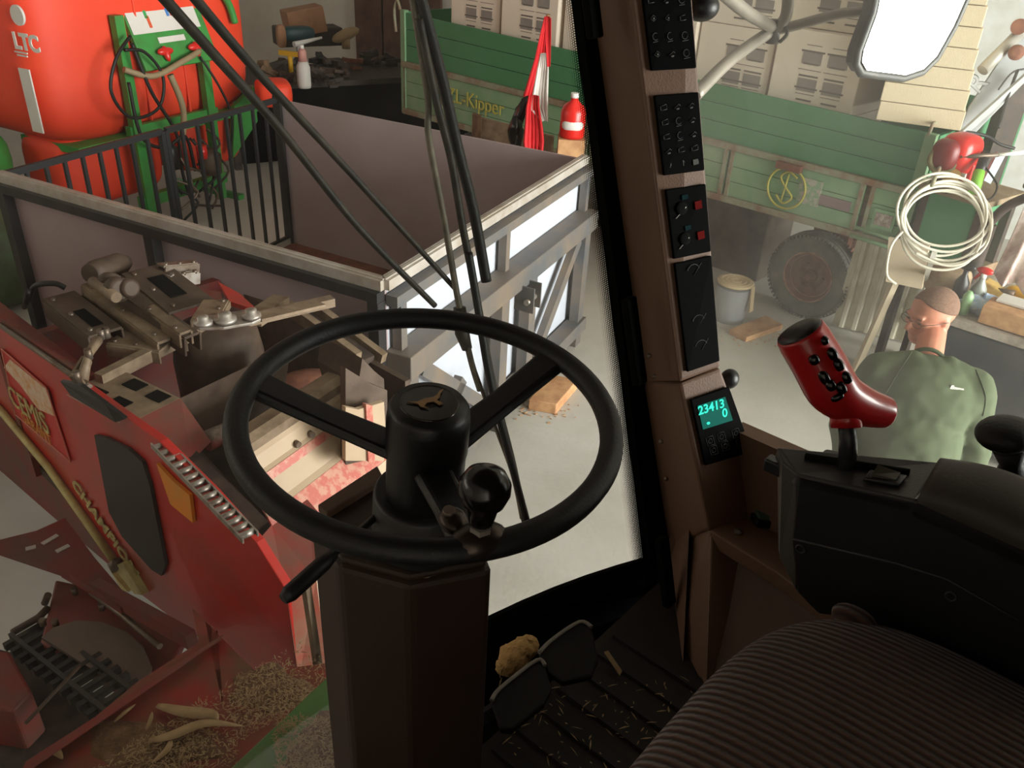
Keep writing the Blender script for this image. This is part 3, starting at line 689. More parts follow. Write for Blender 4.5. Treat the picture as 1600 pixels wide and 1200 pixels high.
# ================================================================== DARK WORKBENCH IN THE FAR CORNER
bw0 = WB + wd_ * -2.6 - wn_ * .55; 
wbm = thing('cluttered_workbench', 'dark steel workbench in the far corner covered in clutter', 'workbench', bw0)
btop = P(470, 125, z=.95)
BC_ = V((btop.x, btop.y, 0))
bd = (P(640, 95, z=.95) - P(400, 105, z=.95)); bd.z = 0; bl = bd.length; bd.normalize(); bn_ = V((-bd.y, bd.x, 0))
b0 = P(400, 130, z=.95); b0.z = 0
wbm.location = b0 + bd * 1.3 + bn_ * .3
MB().box(b0 + bd * 1.3 + bn_ * .45 + Z * .92, bd * 3.4, bn_ * 1.1, Z * .06).build('bench_top', darkrub, wbm)
for a in (-.3, 2.9):
    for b in (0, .9): MB().box(b0 + bd * a + bn_ * b + Z * .445, bd * .08, bn_ * .08, Z * .89).build('leg', darkrub, wbm)
MB().box(b0 + bd * 1.3 + bn_ * .9 + Z * .45, bd * 3.2, bn_ * .04, Z * .85).build('back_panel', darkrub, wbm)
MB().box(b0 + bd * 1.3 + bn_ * .12 + Z * .45, bd * 3.2, bn_ * .04, Z * .85).build('front_panel', blackm, wbm)
ctr = {}
def bench(px, py, z=.95): return P(px, py, z=z)
o = MB().box(bench(488, 82) + Z * .36 + bn_ * .3, bd * .5 + Z * .08, bn_ * .35, Z * .32 - bd * .05).build('cardboard_box', cardb, bevel=.01)
tag(o, 'tilted brown cardboard box on top of the far workbench clutter', 'box')
random.seed(11)
base_ = MB().box(bench(492, 75) + Z * .12 + bn_ * .3, bd * .9, bn_ * .4, Z * .24).build('tool_case', darkrub, bevel=.02)
tag(base_, 'dark tool case under the tilted cardboard box', 'case')
o = thing('electric_tool', 'blue-green power tool with a beige handle left of the tilted box', 'power tool', bench(455, 82))
MB().ell(bench(468, 88) + Z * .28, bd * .22, bn_ * .1, Z * .09, 18, 10, .6).build('motor_body', teal, o)
MB().ell(bench(442, 90) + Z * .26, bd * .06, bn_ * .07, Z * .14, 12, 10, .6).build('handle', cardb, o)
MB().tube([bench(470, 88) + Z * .2, bench(470, 88)], .05, 8).build('foot', teal, o)
o = MB().ell(bench(541, 76) + Z * .18, bd * .2 + Z * .06, bn_ * .08, Z * .08, 18, 10).lathe(bench(541, 76), Z, [(.06, 0), (.06, .16)], 12).build('beige_jug', mat('jug', (176, 150, 112), .5))
tag(o, 'small beige plastic jug lying right of the cardboard box', 'jug')
o = thing('pesticide_bottle', 'slim white bottle with a pink top standing on the far workbench', 'bottle', bench(476, 137))
bq = bench(476, 137)
MB().lathe(bq, Z, [(.07, 0), (.075, .03), (.075, .22), (.05, .28)], 18).build('bottle_body', paper, o)
MB().lathe(bq + Z * .28, Z, [(.05, 0), (.045, .1), (.03, .13)], 16).build('pink_shoulder', mat('pinkish', (206, 150, 140)), o)
MB().lathe(bq + Z * .41, Z, [(.025, 0), (.025, .04)], 12).build('cap', white, o)
OFF = ['pale offcut nearest the orange tank', 'dark part behind the pale offcut', 'tan metal part left of the white bottle', 'rusty part at the bench edge by the orange tank', 'dark part just right of the white bottle', 'tan part two steps right of the white bottle', 'dark bulky part below the beige jug', 'small tan part below the beige jug', 'rusty part right of the beige jug', 'large dark part near the brown panels', 'small tan part near the brown panels', 'dark part at the front edge right of the white bottle', 'dark frame part under the tilted box', 'last dark part towards the green trailer', 'dark part behind the white bottle']
for k, (px, py, m_, s_) in enumerate([(420, 120, wood2, .12), (436, 115, darkrub, .14), (450, 128, dusty, .1), (432, 138, rust, .09), (497, 128, darkrub, .12), (510, 118, dusty, .1), (524, 112, darkrub, .14), (540, 120, dusty, .09), (556, 108, rust, .12), (572, 100, darkrub, .15), (590, 104, dusty, .1), (520, 136, darkrub, .1), (500, 104, framedark, .13), (612, 102, darkrub, .12), (462, 108, darkrub, .12)]):
    mb = MB(); c0 = bench(px, py) + Z * s_ * .5
    for j in range(3):
        dv = V((random.uniform(-1, 1), random.uniform(-1, 1), random.uniform(-.2, .6))).normalized()
        e0, e1 = ortho(dv)
        mb.box(c0 + V((random.uniform(-.06, .06), random.uniform(-.06, .06), random.uniform(0, .05))), dv * s_ * 1.6, e0 * s_ * .6, e1 * s_ * .4)
    mb.box(bench(px, py) + Z * .02, bd * s_, bn_ * s_, Z * .04)
    tag(mb.build('scrap_part', m_, bevel=.004), OFF[k] + ' on the far workbench', 'scrap', 'offcuts on the far workbench')
o = MB().bar(bench(440, 112) + Z * .22, bench(470, 116) + Z * .22, .06, .05).tube([bench(455, 114) + Z * .2, bench(455, 114)], .03, 8).build('spirit_level', yellow)
tag(o, 'short yellow tool under the blue-green power tool', 'tool')
o = MB().tube([bench(462, 103) + Z * .25, bench(505, 98) + Z * .3], [.035, .015], 10).tube([bench(470, 100) + Z * .25, bench(470, 100)], .03, 8).build('white_tube', paper)
tag(o, 'tapering pale tube lying across the workbench clutter', 'tube')
# dark timber boards against the back wall behind the bench
for k in range(3):
    c = WB + wd_ * (-1.15 + k * .55) - wn_ * .08
    o = MB().box(c + Z * 1.7, wd_ * .5, wn_ * .05, Z * 3.4).build('brown_plank_panel', brownwall)
    tag(o, 'tall brown wooden panel against the back wall, ' + ['nearest the orange sprayer', 'middle one of three', 'nearest the green trailer'][k], 'wall panel', 'brown panels on the back wall')

# ================================================================== FLOOR ITEMS ON THE RIGHT
o = thing('bucket_with_rope', 'white bucket topped with a coil of beige webbing beside the trailer wheel', 'bucket', P(1140, 500, z=0))
q = P(1138, 498, z=0)
MB().lathe(q, Z, [(.12, 0), (.14, .3), (.145, .3)], 28).build('bucket_body', mat('bucket_white', (206, 212, 220), .4), o)
cwm = MB(); 
for k in range(7): cwm.torus(q + Z * (.33 + .005 * (k % 2)), Z, .02 + .019 * k, .014, 32, 8)
cwm.build('webbing_coil', mat('webbing', (206, 184, 148), .8), o)
MB().bar(q + V((.12, -.09, .33)), q + V((.14, -.1, .12)), .05, .01, (1, -1, 0)).build('webbing_tail', mat('webbing', (206, 184, 148)), o)
# board in front of the wheel
a, b, c, d = P(1138, 522, z=0), P(1165, 535, z=0), P(1222, 515, z=0), P(1195, 500, z=0)
tag(MB().hexa([a, b, c, d, a + Z * .045, b + Z * .045, c + Z * .045, d + Z * .045]).build('wooden_board', wood, bevel=.004), 'short light wooden board lying on the floor before the trailer wheel', 'board')
a, b, c, d = P(825, 640, z=0), P(868, 648, z=0), P(902, 608, z=0), P(858, 600, z=0)
tag(MB().hexa([a, b, c, d, a + Z * .08, b + Z * .08, c + Z * .08, d + Z * .08]).build('wooden_block', wood, bevel=.006), 'thick light wooden block on the floor under the corner of the bin', 'timber')
mb = MB()
random.seed(2)
for k in range(160):
    c0 = P(random.gauss(845, 25) if k < 90 else random.gauss(1195, 35), random.gauss(640, 10) if k < 90 else random.gauss(528, 7), z=.004)
    mb.box(c0, V((random.uniform(.005, .02), random.uniform(-.01, .01), 0)), V((0, .006, 0)), Z * .004)
tag(mb.build('wood_shavings', wood), 'fine wood shavings scattered on the concrete', 'shavings', kind='stuff')
# corrugated cream sheets leaning on the trailer
sh = thing('corrugated_sheet', 'cream trapezoidal metal sheets leaning beside the trailer wheel', 'sheet metal', P(1340, 518, z=0))
s00, s10, s01, s11 = P(1300, 507, z=.01), P(1418, 534, z=.01), P(1340, 372, t=6.35), P(1462, 400, t=5.9)
mb = MB(); n = 48
vs = []
for j in range(2):
    for i in range(n + 1):
        ph = (i % 8); hgt = .0 if ph in (0, 1, 2, 3, 4) else .035
        a = s00.lerp(s10, i / n) if j == 0 else s01.lerp(s11, i / n); vs.append(a + V((-.5, -.8, .2)).normalized() * hgt)
mb.add(vs, [(i, i + 1, n + 2 + i, n + 1 + i) for i in range(n)]); mb.build('profiled_sheet', mat('cream_sheet', (226, 222, 202), .5, dirt=(200, 192, 170), amt=.35, scale=5), sh, solid=.004)
o = MB().prism([P(1388, 372, t=5.6), P(1452, 384, t=5.55), P(1440, 452, t=5.2), P(1384, 440, t=5.25)], V((.02, .03, 0))).bar(P(1400, 440, t=5.25) + V((.02, .05, 0)), V((P(1400, 440, t=5.25).x, P(1400, 440, t=5.25).y + .25, 0)), .04, .04).build('chipboard_sheet', mat('chipboard', (196, 180, 156), .8))
tag(o, 'rough beige chipboard sheet propped up above the corrugated sheets', 'board')
o = MB().bar(P(1459, 398, t=5.0), P(1416, 520, z=.02), .03, .05).build('white_corner_strip', white)
tag(o, 'white metal strip leaning upright behind the man', 'metal strip')

# green chest with things on top (right of the trailer)
gt = thing('green_tool_chest', 'open green metal chest behind the hanging white hose', 'chest', P(1490, 420, t=5.4) * 1)
g0, g1 = P(1448, 285, t=5.6), P(1545, 312, t=5.3)
gz = min(g0.z, g1.z); gt.location = V((g0.x, g0.y, 0))
gd = g1 - g0; gd.z = 0; gl = gd.length; gd.normalize(); gn = V((-gd.y, gd.x, 0)); G0 = V((g0.x, g0.y, 0))
zt = g0.z
MB().box(G0 + gd * gl / 2 + gn * .2 + Z * (zt - .02), gd * (gl + .05), gn * .5, Z * .04).build('chest_lid', mat('lid', (150, 134, 108), .8, dirt=(120, 100, 80)), gt, bevel=.005)
MB().box(G0 + gd * gl * .47 + gn * .2 + Z * (zt - .26), gd * gl * .82, gn * .4, Z * .44).build('chest_body', tgreen, gt, bevel=.005)
MB().box(G0 + gd * gl * .47 + gn * .2 + Z * (zt - .52), gd * gl * 1.1, gn * .45, Z * .06).build('lower_shelf', wood2, gt)
for a in (.05, .95):
    for b in (.02, .38): MB().box(G0 + gd * gl * a + gn * b + Z * (zt - .04) / 2, gd * .05, gn * .05, Z * (zt - .04)).build('leg', darkrub, gt)
# chain saw / engine with red cover
cs = thing('red_petrol_engine', 'small petrol engine with a red cover on the green chest', 'engine', G0 + gd * .1 + gn * .15 + Z * zt)
q = P(1492, 240, t=5.35)
qz = V((q.x, q.y, 0))
MB().ell(q + V((.03, 0, .0)), gd * .11, gn * .12, Z * .13, 20, 12, .6).build('red_cover', redplastic, cs)
MB().ell(q + V((-.06, -.03, .0)), gd * .09, gn * .09, Z * .1, 18, 12, .7).build('fan_housing', mat('maroon', (120, 34, 36), .4), cs)
MB().torus(q + V((-.09, -.06, -.03)), (EYE - q), .075, .02, 24, 8).build('recoil_ring', mat('olive', (120, 112, 76), .6), cs)
MB().ell(q + V((-.03, -.08, -.11)), gd * .07, gn * .04, Z * .05, 14, 8).build('carburettor', mat('brass', (190, 150, 90), .5), cs)
MB().box(q + V((.02, -.1, -.11)), gd * .08, gn * .02, Z * .04).build('white_tag', white, cs)
MB().box(q + V((.1, -.05, -.1)), gd * .07, gn * .07, Z * .12).build('red_tank', redplastic, cs, bevel=.01)
MB().box(V((q.x, q.y, (q.z - .1 + zt) / 2)), gd * .14, gn * .14, Z * max(.02, q.z - .1 - zt)).build('engine_foot', darkrub, cs)
gr = thing('grease_gun', 'grease gun with lime green label next to the red engine', 'grease gun', P(1525, 290, t=5.2))
MB().tube([P(1540, 240, t=5.25), P(1528, 275, t=5.2)], .03, 12).build('barrel', blackp, gr)
MB().tube([P(1530, 268, t=5.2), P(1522, 300, t=5.18)], .034, 12).build('label_sleeve', lime, gr)
MB().tube([P(1500, 245, t=5.25), P(1560, 242, t=5.2)], .014, 8).build('lever', steel, gr)
MB().tube([P(1560, 242, t=5.2), P(1600, 238, t=5.2)], .012, 8).build('nozzle', white, gr)
MB().tube(smoothpath([P(1540, 262, t=5.2), P(1558, 290, t=5.15), P(1545, 312, t=5.15), P(1520, 308, t=5.15)]), .006, 6).build('grease_hose', blackr, gr)
o = MB().box(P(1552, 262, t=5.3), V((.05, 0, -.02)), V((0, .03, 0)), V((.03, 0, .18))).build('sticker_case', mat('pale_blue', (196, 206, 220), .5))
tag(o, 'pale blue label card beside the grease gun', 'card')
hs = thing('white_hose_coil', 'coil of thin white hose hanging in front of the green chest', 'hose', P(1480, 340, t=5.0))
random.seed(9)
for k in range(7):
    cxp = 1478 + random.uniform(-8, 8); cyp = 338 + k * 5 - 8; rx = 66 + random.uniform(-4, 7); ry = 58 + random.uniform(-5, 8); ph0 = random.uniform(0, 6)
    pts = [P(cxp + rx * math.cos(t_) + 2 * math.sin(3 * t_ + ph0), cyp + ry * math.sin(t_) * (1.0 if math.sin(t_) > 0 else 1.0), t=5.0 + .03 * math.sin(t_ + ph0) + .01 * k) for t_ in [2 * math.pi * i / 48 for i in range(48)]]
    MB().tube(pts, .0085, 8, True).build('hose_loop', hosew, hs)
hose('hose_end', [P(1412, 360, t=5.0), P(1396, 378, t=5.0), P(1388, 400, t=5.0), P(1386, 430, t=5.0), P(1400, 444, t=5.0)], .008, hosew, hs)
hose('hose_end', [P(1430, 395, t=5.0), P(1470, 413, t=5.0), P(1500, 413, t=5.0), P(1528, 396, t=5.0)], .008, hosew, hs)
MB().tube(smoothpath([P(1468, 262, t=5.3), P(1460, 280, t=4.95), P(1456, 290, t=4.97)]), .012, 8).tube([P(1468, 262, t=5.3), P(1468, 275, t=5.5)], .012, 8).build('coil_hook', tgrey, hs)
# loader arm
la = thing('front_loader_arm', 'pale grey front loader arm slanting up behind the foam board pile', 'loader', V((P(1560, 120, t=5.9).x, P(1560, 120, t=5.9).y, 0)))
lt = 5.7
MB().prism([P(1496, 212, t=lt), P(1512, 170, t=lt), P(1575, 75, t=lt), P(1640, 30, t=lt), P(1660, 110, t=lt), P(1600, 130, t=lt), P(1520, 212, t=lt)], V((.05, .1, 0))).build('arm_plate', loaderg, la, bevel=.006)
MB().tube([P(1535, 110, t=lt - .05), P(1600, 45, t=lt - .05)], .04, 14).build('lift_cylinder', mat('lcyl', (176, 172, 164), .4, .3), la)
MB().bar(P(1500, 212, t=lt - .1), P(1605, 118, t=lt - .1), .02, .05).build('arm_edge', loaderg, la)
MB().lathe(P(1588, 82, t=lt - .1), (EYE - P(1588, 82, t=lt)), [(.05, 0), (.05, .05), (.02, .06)], 18).lathe(P(1592, 42, t=lt - .1), (EYE - P(1588, 82, t=lt)), [(.05, 0), (.05, .05)], 18).build('pivot_pin', rust, la)
MB().tube(smoothpath([P(1560, 140, t=lt - .1), P(1580, 115, t=lt - .1), P(1600, 108, t=lt - .1), P(1630, 108, t=lt - .1)]), .006, 6).build('weld_line', framedark, la)
xd_ = (P(1545, 128, t=lt) - P(1522, 152, t=lt)); yd_ = (P(1520, 130, t=lt) - P(1540, 150, t=lt))
text('arm_letter', 'R', P(1518, 140, t=lt - .012), P(1535, 158, t=lt) * 0 + xd_, yd_, .2, framedark, la, .003)
text('arm_letter_fill', 'R', P(1518.5, 140, t=lt - .018), xd_, yd_, .185, loaderg, la, .003)
MB().bar(V((P(1580, 130, t=lt).x + .1, P(1580, 130, t=lt).y + .1, 0)), P(1580, 130, t=lt) + V((.1, .1, 0)), .14, .14).build('loader_post', darkrub, la)
MB().tube(smoothpath([P(1560, 200, t=5.6), P(1575, 150, t=5.6), P(1590, 110, t=5.6)]), .01, 6).tube(smoothpath([P(1500, 205, t=5.6), P(1540, 212, t=5.6), P(1562, 225, t=5.6), P(1585, 232, t=5.6)]), .012, 6).build('hydraulic_hose', framedark, la)
MB().tube(smoothpath([P(1630, 300, t=5), P(1600, 310, t=5.2), P(1570, 325, t=5.3), P(1545, 350, t=5.4)]), .03, 8).build('lower_link', darkrub, la)
MB().tube([V((P(1545, 350, t=5.4).x, P(1545, 350, t=5.4).y, 0)), P(1545, 350, t=5.4)], .05, 8).build('link_foot', darkrub, la)
# grey machine panel further back
o = MB().box(V((5.1, 9.0, 1.8)), (2.6, -.4, 0), (.1, .6, 0), (0, 0, 3.6)).build('grey_covered_machine', mat('grey_cover', (198, 198, 198), .8, dirt=(178, 178, 172), amt=.5, scale=3))
tag(o, 'large grey sheeted machine behind the loader arm', 'machine')

# ================================================================== RIGHT WORKBENCH
rb = thing('right_workbench', 'dark workbench behind the man laden with tools and a wooden crate', 'workbench', P(1580, 520, z=.0))
r0, r1 = P(1478, 470, z=.86), P(1640, 520, z=.86)
rd = r1 - r0; rd.z = 0; rl = rd.length; rd.normalize(); rn = V((-rd.y, rd.x, 0)); R0 = V((r0.x, r0.y, 0))
rb.location = R0 + rd * .6
MB().box(R0 + rd * .75 + rn * .25 + Z * .83, rd * 1.7, rn * .95, Z * .05).build('bench_top', mat('bench_top_grey', (176, 166, 156), .7, dirt=(120, 108, 96), amt=.5, scale=7), rb)
MB().box(R0 + rd * .75 + rn * .0 + Z * .42, rd * 1.5, rn * .4, Z * .74).build('drawer_cabinet', mat('dark_slate', (60, 62, 66), .6), rb, bevel=.01)
for a in (0, 1.5): MB().box(R0 + rd * a + rn * .6 + Z * .41, rd * .06, rn * .06, Z * .82).build('leg', darkrub, rb)
def onb(px, py): return P(px, py, z=.857)
o = MB().box(onb(1582, 522) + Z * .06 + rn * .1, rd * .4, rn * .2, Z * .11).build('wooden_crate', wood, bevel=.004)
tag(o, 'light wooden crate at the near edge of the right workbench', 'crate')
o = MB().box(onb(1585, 514) + Z * .125 + rn * .1, rd * .3, rn * .14, Z * .012).build('paper_block', paper)
tag(o, 'white paper sheets on top of the wooden crate', 'paper')
mb = MB().ell(onb(1535, 487) + Z * .03, rd * .17, rn * .1, Z * .05, 30, 16)
for v in mb.v: v += V((0, 0, abs(mnoise.noise(v * 22)) * .07)) + V((mnoise.noise(v * 16), mnoise.noise(v * 16 + V((9, 0, 0))), 0)) * .03
tag(mb.build('blue_rag', blue), 'crumpled blue and white rag behind the man\'s head', 'rag')
sb = thing('spray_bottle', 'spray bottle with a red trigger head on the right workbench', 'spray bottle', onb(1520, 470))
q = onb(1520, 478)
MB().lathe(q, Z, [(.04, 0), (.045, .02), (.045, .12), (.02, .17), (.016, .2)], 18).build('bottle_body', mat('clear_grey', (150, 156, 150), .3), sb)
MB().ell(q + Z * .235, rd * .05, rn * .022, Z * .024, 14, 8).tube([q + Z * .23 - rd * .01, q + Z * .17 - rd * .045], .01, 8).build('trigger_head', redplastic, sb)
MB().lathe(q + Z * .19, Z, [(.018, 0), (.018, .03)], 12).build('collar', white, sb)
o = MB().lathe(onb(1492, 475), Z, [(.04, 0), (.042, .15), (.015, .2), (.015, .24)], 16).ell(onb(1492, 475) + Z * .25, rd * .05, rn * .02, Z * .025).build('black_spray_can', blackp)
tag(o, 'black spray bottle standing between the man and the red trigger bottle', 'spray bottle')
o = MB().lathe(onb(1504, 490), Z, [(.03, 0), (.03, .12), (.012, .15)], 16).build('green_striped_can', mat('cangrn', (150, 186, 140), .4))
tag(o, 'small clear bottle with a green stripe close behind the man\'s head', 'bottle')
o = MB().ell(onb(1475, 455) + Z * .08, rd * .13, rn * .1, Z * .1, 22, 12, .6).build('rusty_drum', mat('drum', (178, 158, 130), .5, dirt=(110, 80, 60), amt=.5, scale=8))
tag(o, 'rusty beige rounded can just above the man\'s head', 'can')
o = MB().box(onb(1555, 468) + Z * .05, rd * .18 - Z * .05, rn * .1, Z * .08).build('golden_bag', mat('gold_bag', (206, 172, 96), .5, dirt=(150, 110, 60), amt=.4, scale=12), bevel=.01)
tag(o, 'golden yellow package between rag and drill on the workbench', 'package')
dr = thing('cordless_drill', 'yellow cordless drill lying at the edge of the right workbench', 'drill', onb(1592, 478))
MB().ell(onb(1590, 476) + Z * .08, rd * .09, rn * .035, Z * .035, 16, 10, .7).build('drill_body', yellow, dr)
MB().bar(onb(1600, 485) + Z * .09, onb(1610, 492) + Z * .0, .03, .05).build('drill_handle', blackp, dr)
MB().lathe(onb(1578, 478) + Z * .08, -rd, [(.025, 0), (.018, .05), (.008, .12)], 12).build('chuck', steel, dr)
MB().ell(onb(1588, 492) + Z * .03, rd * .06, rn * .03, Z * .03, 12, 8, .7).build('battery', yellow, dr)
for k, (px, py) in enumerate(((1560, 482), (1572, 500), (1545, 500), (1562, 455))):
    tag(MB().bar(onb(px, py) + Z * .015, onb(px + 22, py + 8) + Z * .015, .02, .02).build('hand_tool', (steel, darkrub, wood2, steel)[k], bevel=.003), ('short steel tool beside the yellow drill', 'dark tool between crate and blue rag', 'wooden handled tool next to the blue rag', 'steel tool behind the golden package')[k], 'tool', 'loose hand tools on the right workbench')
cl = thing('hanging_cloth', 'pale crumpled cloth hanging at the far right above the workbench', 'cloth', P(1580, 440, t=4.9))
mb = MB()
def clf(u, v):
    top = P(1612, 300, t=4.9).lerp(P(1680, 310, t=4.9), u); bot = P(1552, 435, t=4.7).lerp(P(1640, 470, t=4.6), u)
    p = top.lerp(bot, v); return p + V((.3, .7, 0)).normalized() * (.05 * math.sin(u * 16 + v * 2) + .02 * math.sin(u * 31 + v * 7)) * (.3 + v)
mb.grid(clf, 40, 14); mb.build('cloth_sheet', tarp, cl, solid=.004)
MB().tube([V((P(1650, 300, t=5.0).x, P(1650, 300, t=5.0).y, 0)), P(1650, 300, t=5.0)], .02, 8).tube([P(1600, 290, t=4.95), P(1700, 300, t=4.95)], .015, 8).build('hanging_rail', steel, cl)

# ================================================================== MAN
def voxel_body(name, m_, parent, parts_fn, voxel, smooth=2):
    mb = MB(); parts_fn(mb); o = mb.build(name, m_, parent)
    md = o.modifiers.new('remesh', 'REMESH'); md.mode = 'VOXEL'; md.voxel_size = voxel; md.use_smooth_shade = True
    md = o.modifiers.new('smooth', 'SMOOTH'); md.factor = .5; md.iterations = smooth
    dg = bpy.context.evaluated_depsgraph_get(); me = bpy.data.meshes.new_from_object(o.evaluated_get(dg))
    o.modifiers.clear(); o.data = me
    if not me.materials: me.materials.append(m_)
    return o
mp = V((1.64, 2.92, 0))
man = thing('person', 'man in olive green sweater and glasses outside the side window, looking down sideways', 'person', mp)
bf = V((-.28, -.96, 0)).normalized(); bl_ = V((-bf.y, bf.x, 0))   # body forward, person's left
if bl_.x < 0: bl_ = -bl_
def mpnt(l, f, z): return mp + bl_ * l + bf * f + Z * z
hf = V((-.93, -.30, -.20)).normalized(); hl = V((.36, -.93, 0)).normalized() * -1     # head forward
hu = hf.cross(hl).normalized()
if hu.z < 0: hu = -hu
hc = P(1455, 494, t=3.53); 
def hp(f, l, u): return hc + hf * f + hl * l + hu * u
def cap(mb, a, b, r0_, r1_, n=8):
    pts = [V(a).lerp(V(b), k / n) for k in range(n + 1)]; rs = [r0_ + (r1_ - r0_) * k / n for k in range(n + 1)]
    mb.tube(pts, rs, 14); mb.ell(a, V((r0_, 0, 0)), V((0, r0_, 0)), V((0, 0, r0_)), 14, 8); mb.ell(b, V((r1_, 0, 0)), V((0, r1_, 0)), V((0, 0, r1_)), 14, 8)
shL, shR = mpnt(.175, -.01, 1.355), mpnt(-.175, -.01, 1.355)
elL, elR = mpnt(.255, -.03, 1.11), mpnt(-.245, .0, 1.11)
wrL, wrR = mpnt(.26, .12, .88), mpnt(-.2, .18, .9)
def body_fn(mb):
    mb.ell(hp(-.012, 0, .035), hf * .098, hl * .078, hu * .092, 24, 16)
    mb.ell(hp(.018, 0, -.03), hf * .078, hl * .066, hu * .092, 24, 16)
    mb.ell(hp(.048, 0, -.085), hf * .042, hl * .042, hu * .035, 16, 10)       # chin
    mb.ell(hp(.02, 0, -.07), hf * .065, hl * .06, hu * .045, 16, 10)          # jaw
    cap(mb, hp(.088, 0, .012), hp(.113, 0, -.022), .008, .0125)                  # nose
    mb.ell(hp(.094, .013, -.027), hf * .012, hl * .009, hu * .008, 10, 8); mb.ell(hp(.094, -.013, -.027), hf * .012, hl * .009, hu * .008, 10, 8)
    mb.ell(hp(.082, 0, .028), hf * .014, hl * .052, hu * .011, 16, 8)          # brow
    mb.ell(hp(.084, 0, -.053), hf * .014, hl * .024, hu * .006, 14, 8); mb.ell(hp(.082, 0, -.064), hf * .013, hl * .02, hu * .006, 14, 8)
    for sg in (1, -1):
        mb.ell(hp(-.008, .078 * sg, -.008), hf * .018, hl * .008, hu * .03, 14, 10)
        mb.ell(hp(.06, .042 * sg, -.018), hf * .025, hl * .022, hu * .022, 12, 8)
    cap(mb, hp(-.025, 0, -.06), mpnt(-.015, -.01, 1.39), .052, .06)
    mb.ell(mpnt(0, 0, 1.2), bl_ * .19, bf * .13, Z * .26, 20, 14); mb.ell(mpnt(0, .02, 1.0), bl_ * .19, bf * .16, Z * .2, 20, 14); mb.ell(mpnt(0, 0, .86), bl_ * .18, bf * .13, Z * .14)
    for s_, e_, w_ in ((shL, elL, wrL), (shR, elR, wrR)):
        cap(mb, s_, e_, .065, .05); cap(mb, e_, w_, .048, .03)
        d_ = (w_ - e_).normalized(); cap(mb, w_, w_ + d_ * .07, .03, .038)
    for sg in (1, -1):
        hip, kn, an = mpnt(.1 * sg, 0, .85), mpnt(.12 * sg, .02, .48), mpnt(.13 * sg, -.01, .09)
        cap(mb, hip, kn, .1, .065); cap(mb, kn, an, .062, .042); cap(mb, an - Z * .03, mpnt(.14 * sg, .15, .045), .045, .038)
voxel_body('body', skin, man, body_fn, .0065, 3)
def hand(w_, e_, side, nm):
    d_ = (w_ - e_).normalized(); s_ = d_.cross(bf).normalized(); n_ = s_.cross(d_).normalized(); base = w_ + d_ * .075
    def fn(mb):
        mb.ell(base, d_ * .05, s_ * .04, n_ * .017, 16, 10)
        for k, L in enumerate((.07, .078, .072, .058)):
            a = base + d_ * .035 + s_ * (.03 - .02 * k); b = a + d_ * L * .5 + n_ * .008; c = b + d_ * L * .4 + n_ * .022
            cap(mb, a, b, .0095, .009, 4); cap(mb, b, c, .009, .0075, 4)
        a = base - d_ * .02 + s_ * .035 * side; b = a + d_ * .035 + s_ * .022 * side + n_ * .01; cap(mb, a, b, .013, .011, 4); cap(mb, b, b + d_ * .03 + n_ * .01, .011, .009, 4)
    voxel_body(nm, skin, man, fn, .005, 1)
hand(wrL, elL, 1, 'hand'); hand(wrR, elR, -1, 'hand')
def shirt_fn(mb):
    mb.ell(mpnt(0, 0, 1.26), bl_ * .2, bf * .135, Z * .2, 28, 16, .85)
    mb.ell(mpnt(0, .03, 1.08), bl_ * .2, bf * .175, Z * .2, 28, 16, .9); mb.ell(mpnt(0, .01, .93), bl_ * .2, bf * .16, Z * .14, 28, 14, .75)
    for sg in (1, -1):
        cap(mb, mpnt(.065 * sg, -.02, 1.405), mpnt(.175 * sg, -.01, 1.355), .06, .082)
        cap(mb, mpnt(.09 * sg, .02, 1.33), mpnt(.16 * sg, -.01, 1.31), .095, .09)
    mb.ell(mpnt(0, .0, 1.35), bl_ * .13, bf * .11, Z * .085, 20, 12); mb.ell(mpnt(-.005, .01, 1.385), bl_ * .09, bf * .085, Z * .045, 20, 12)
    for s_, e_, w_ in ((shL, elL, wrL), (shR, elR, wrR)):
        cap(mb, s_, e_, .082, .066); cap(mb, e_, e_.lerp(w_, .95), .066, .045)
def wrinkle(me_o, base):
    for v in me_o.data.vertices:
        p = V(v.co); n_ = V(v.normal)
        q_ = V((p.x * 2.4, p.y * 2.4, p.z * 8 + p.x * 6))
        amp = .003 if p.z > 1.2 else .007
        v.co = p + n_ * (amp * (1 - abs(mnoise.noise(q_)) * 2.2) - amp * .3 + .004 * mnoise.noise(p * 22))
sw = voxel_body('sweater', shirt, man, shirt_fn, .009, 6)
wrinkle(sw, mp)
nk0, nk1 = mpnt(-.015, -.01, 1.40), hp(-.025, 0, -.06)
nax = (nk1 - nk0).normalized()
MB().torus(nk0.lerp(nk1, .16) + bf * .008, (nax + bf * .25).normalized(), .067, .0085, 40, 8).build('collar', shirt, sw)
for sg in (1, -1):
    pass
def tro_fn(mb):
    mb.ell(mpnt(0, 0, .84), bl_ * .2, bf * .15, Z * .16, 20, 12, .8)
    for sg in (1, -1):
        cap(mb, mpnt(.1 * sg, 0, .82), mpnt(.12 * sg, .02, .48), .115, .085); cap(mb, mpnt(.12 * sg, .02, .48), mpnt(.13 * sg, -.01, .12), .085, .07)
voxel_body('trousers', trouser, man, tro_fn, .012, 3)
for sg in (1, -1):
    MB().ell(mpnt(.14 * sg, .06, .045), bf * .15, bl_ * .05, Z * .045, 20, 10, .8).build('shoe', blackp, man)
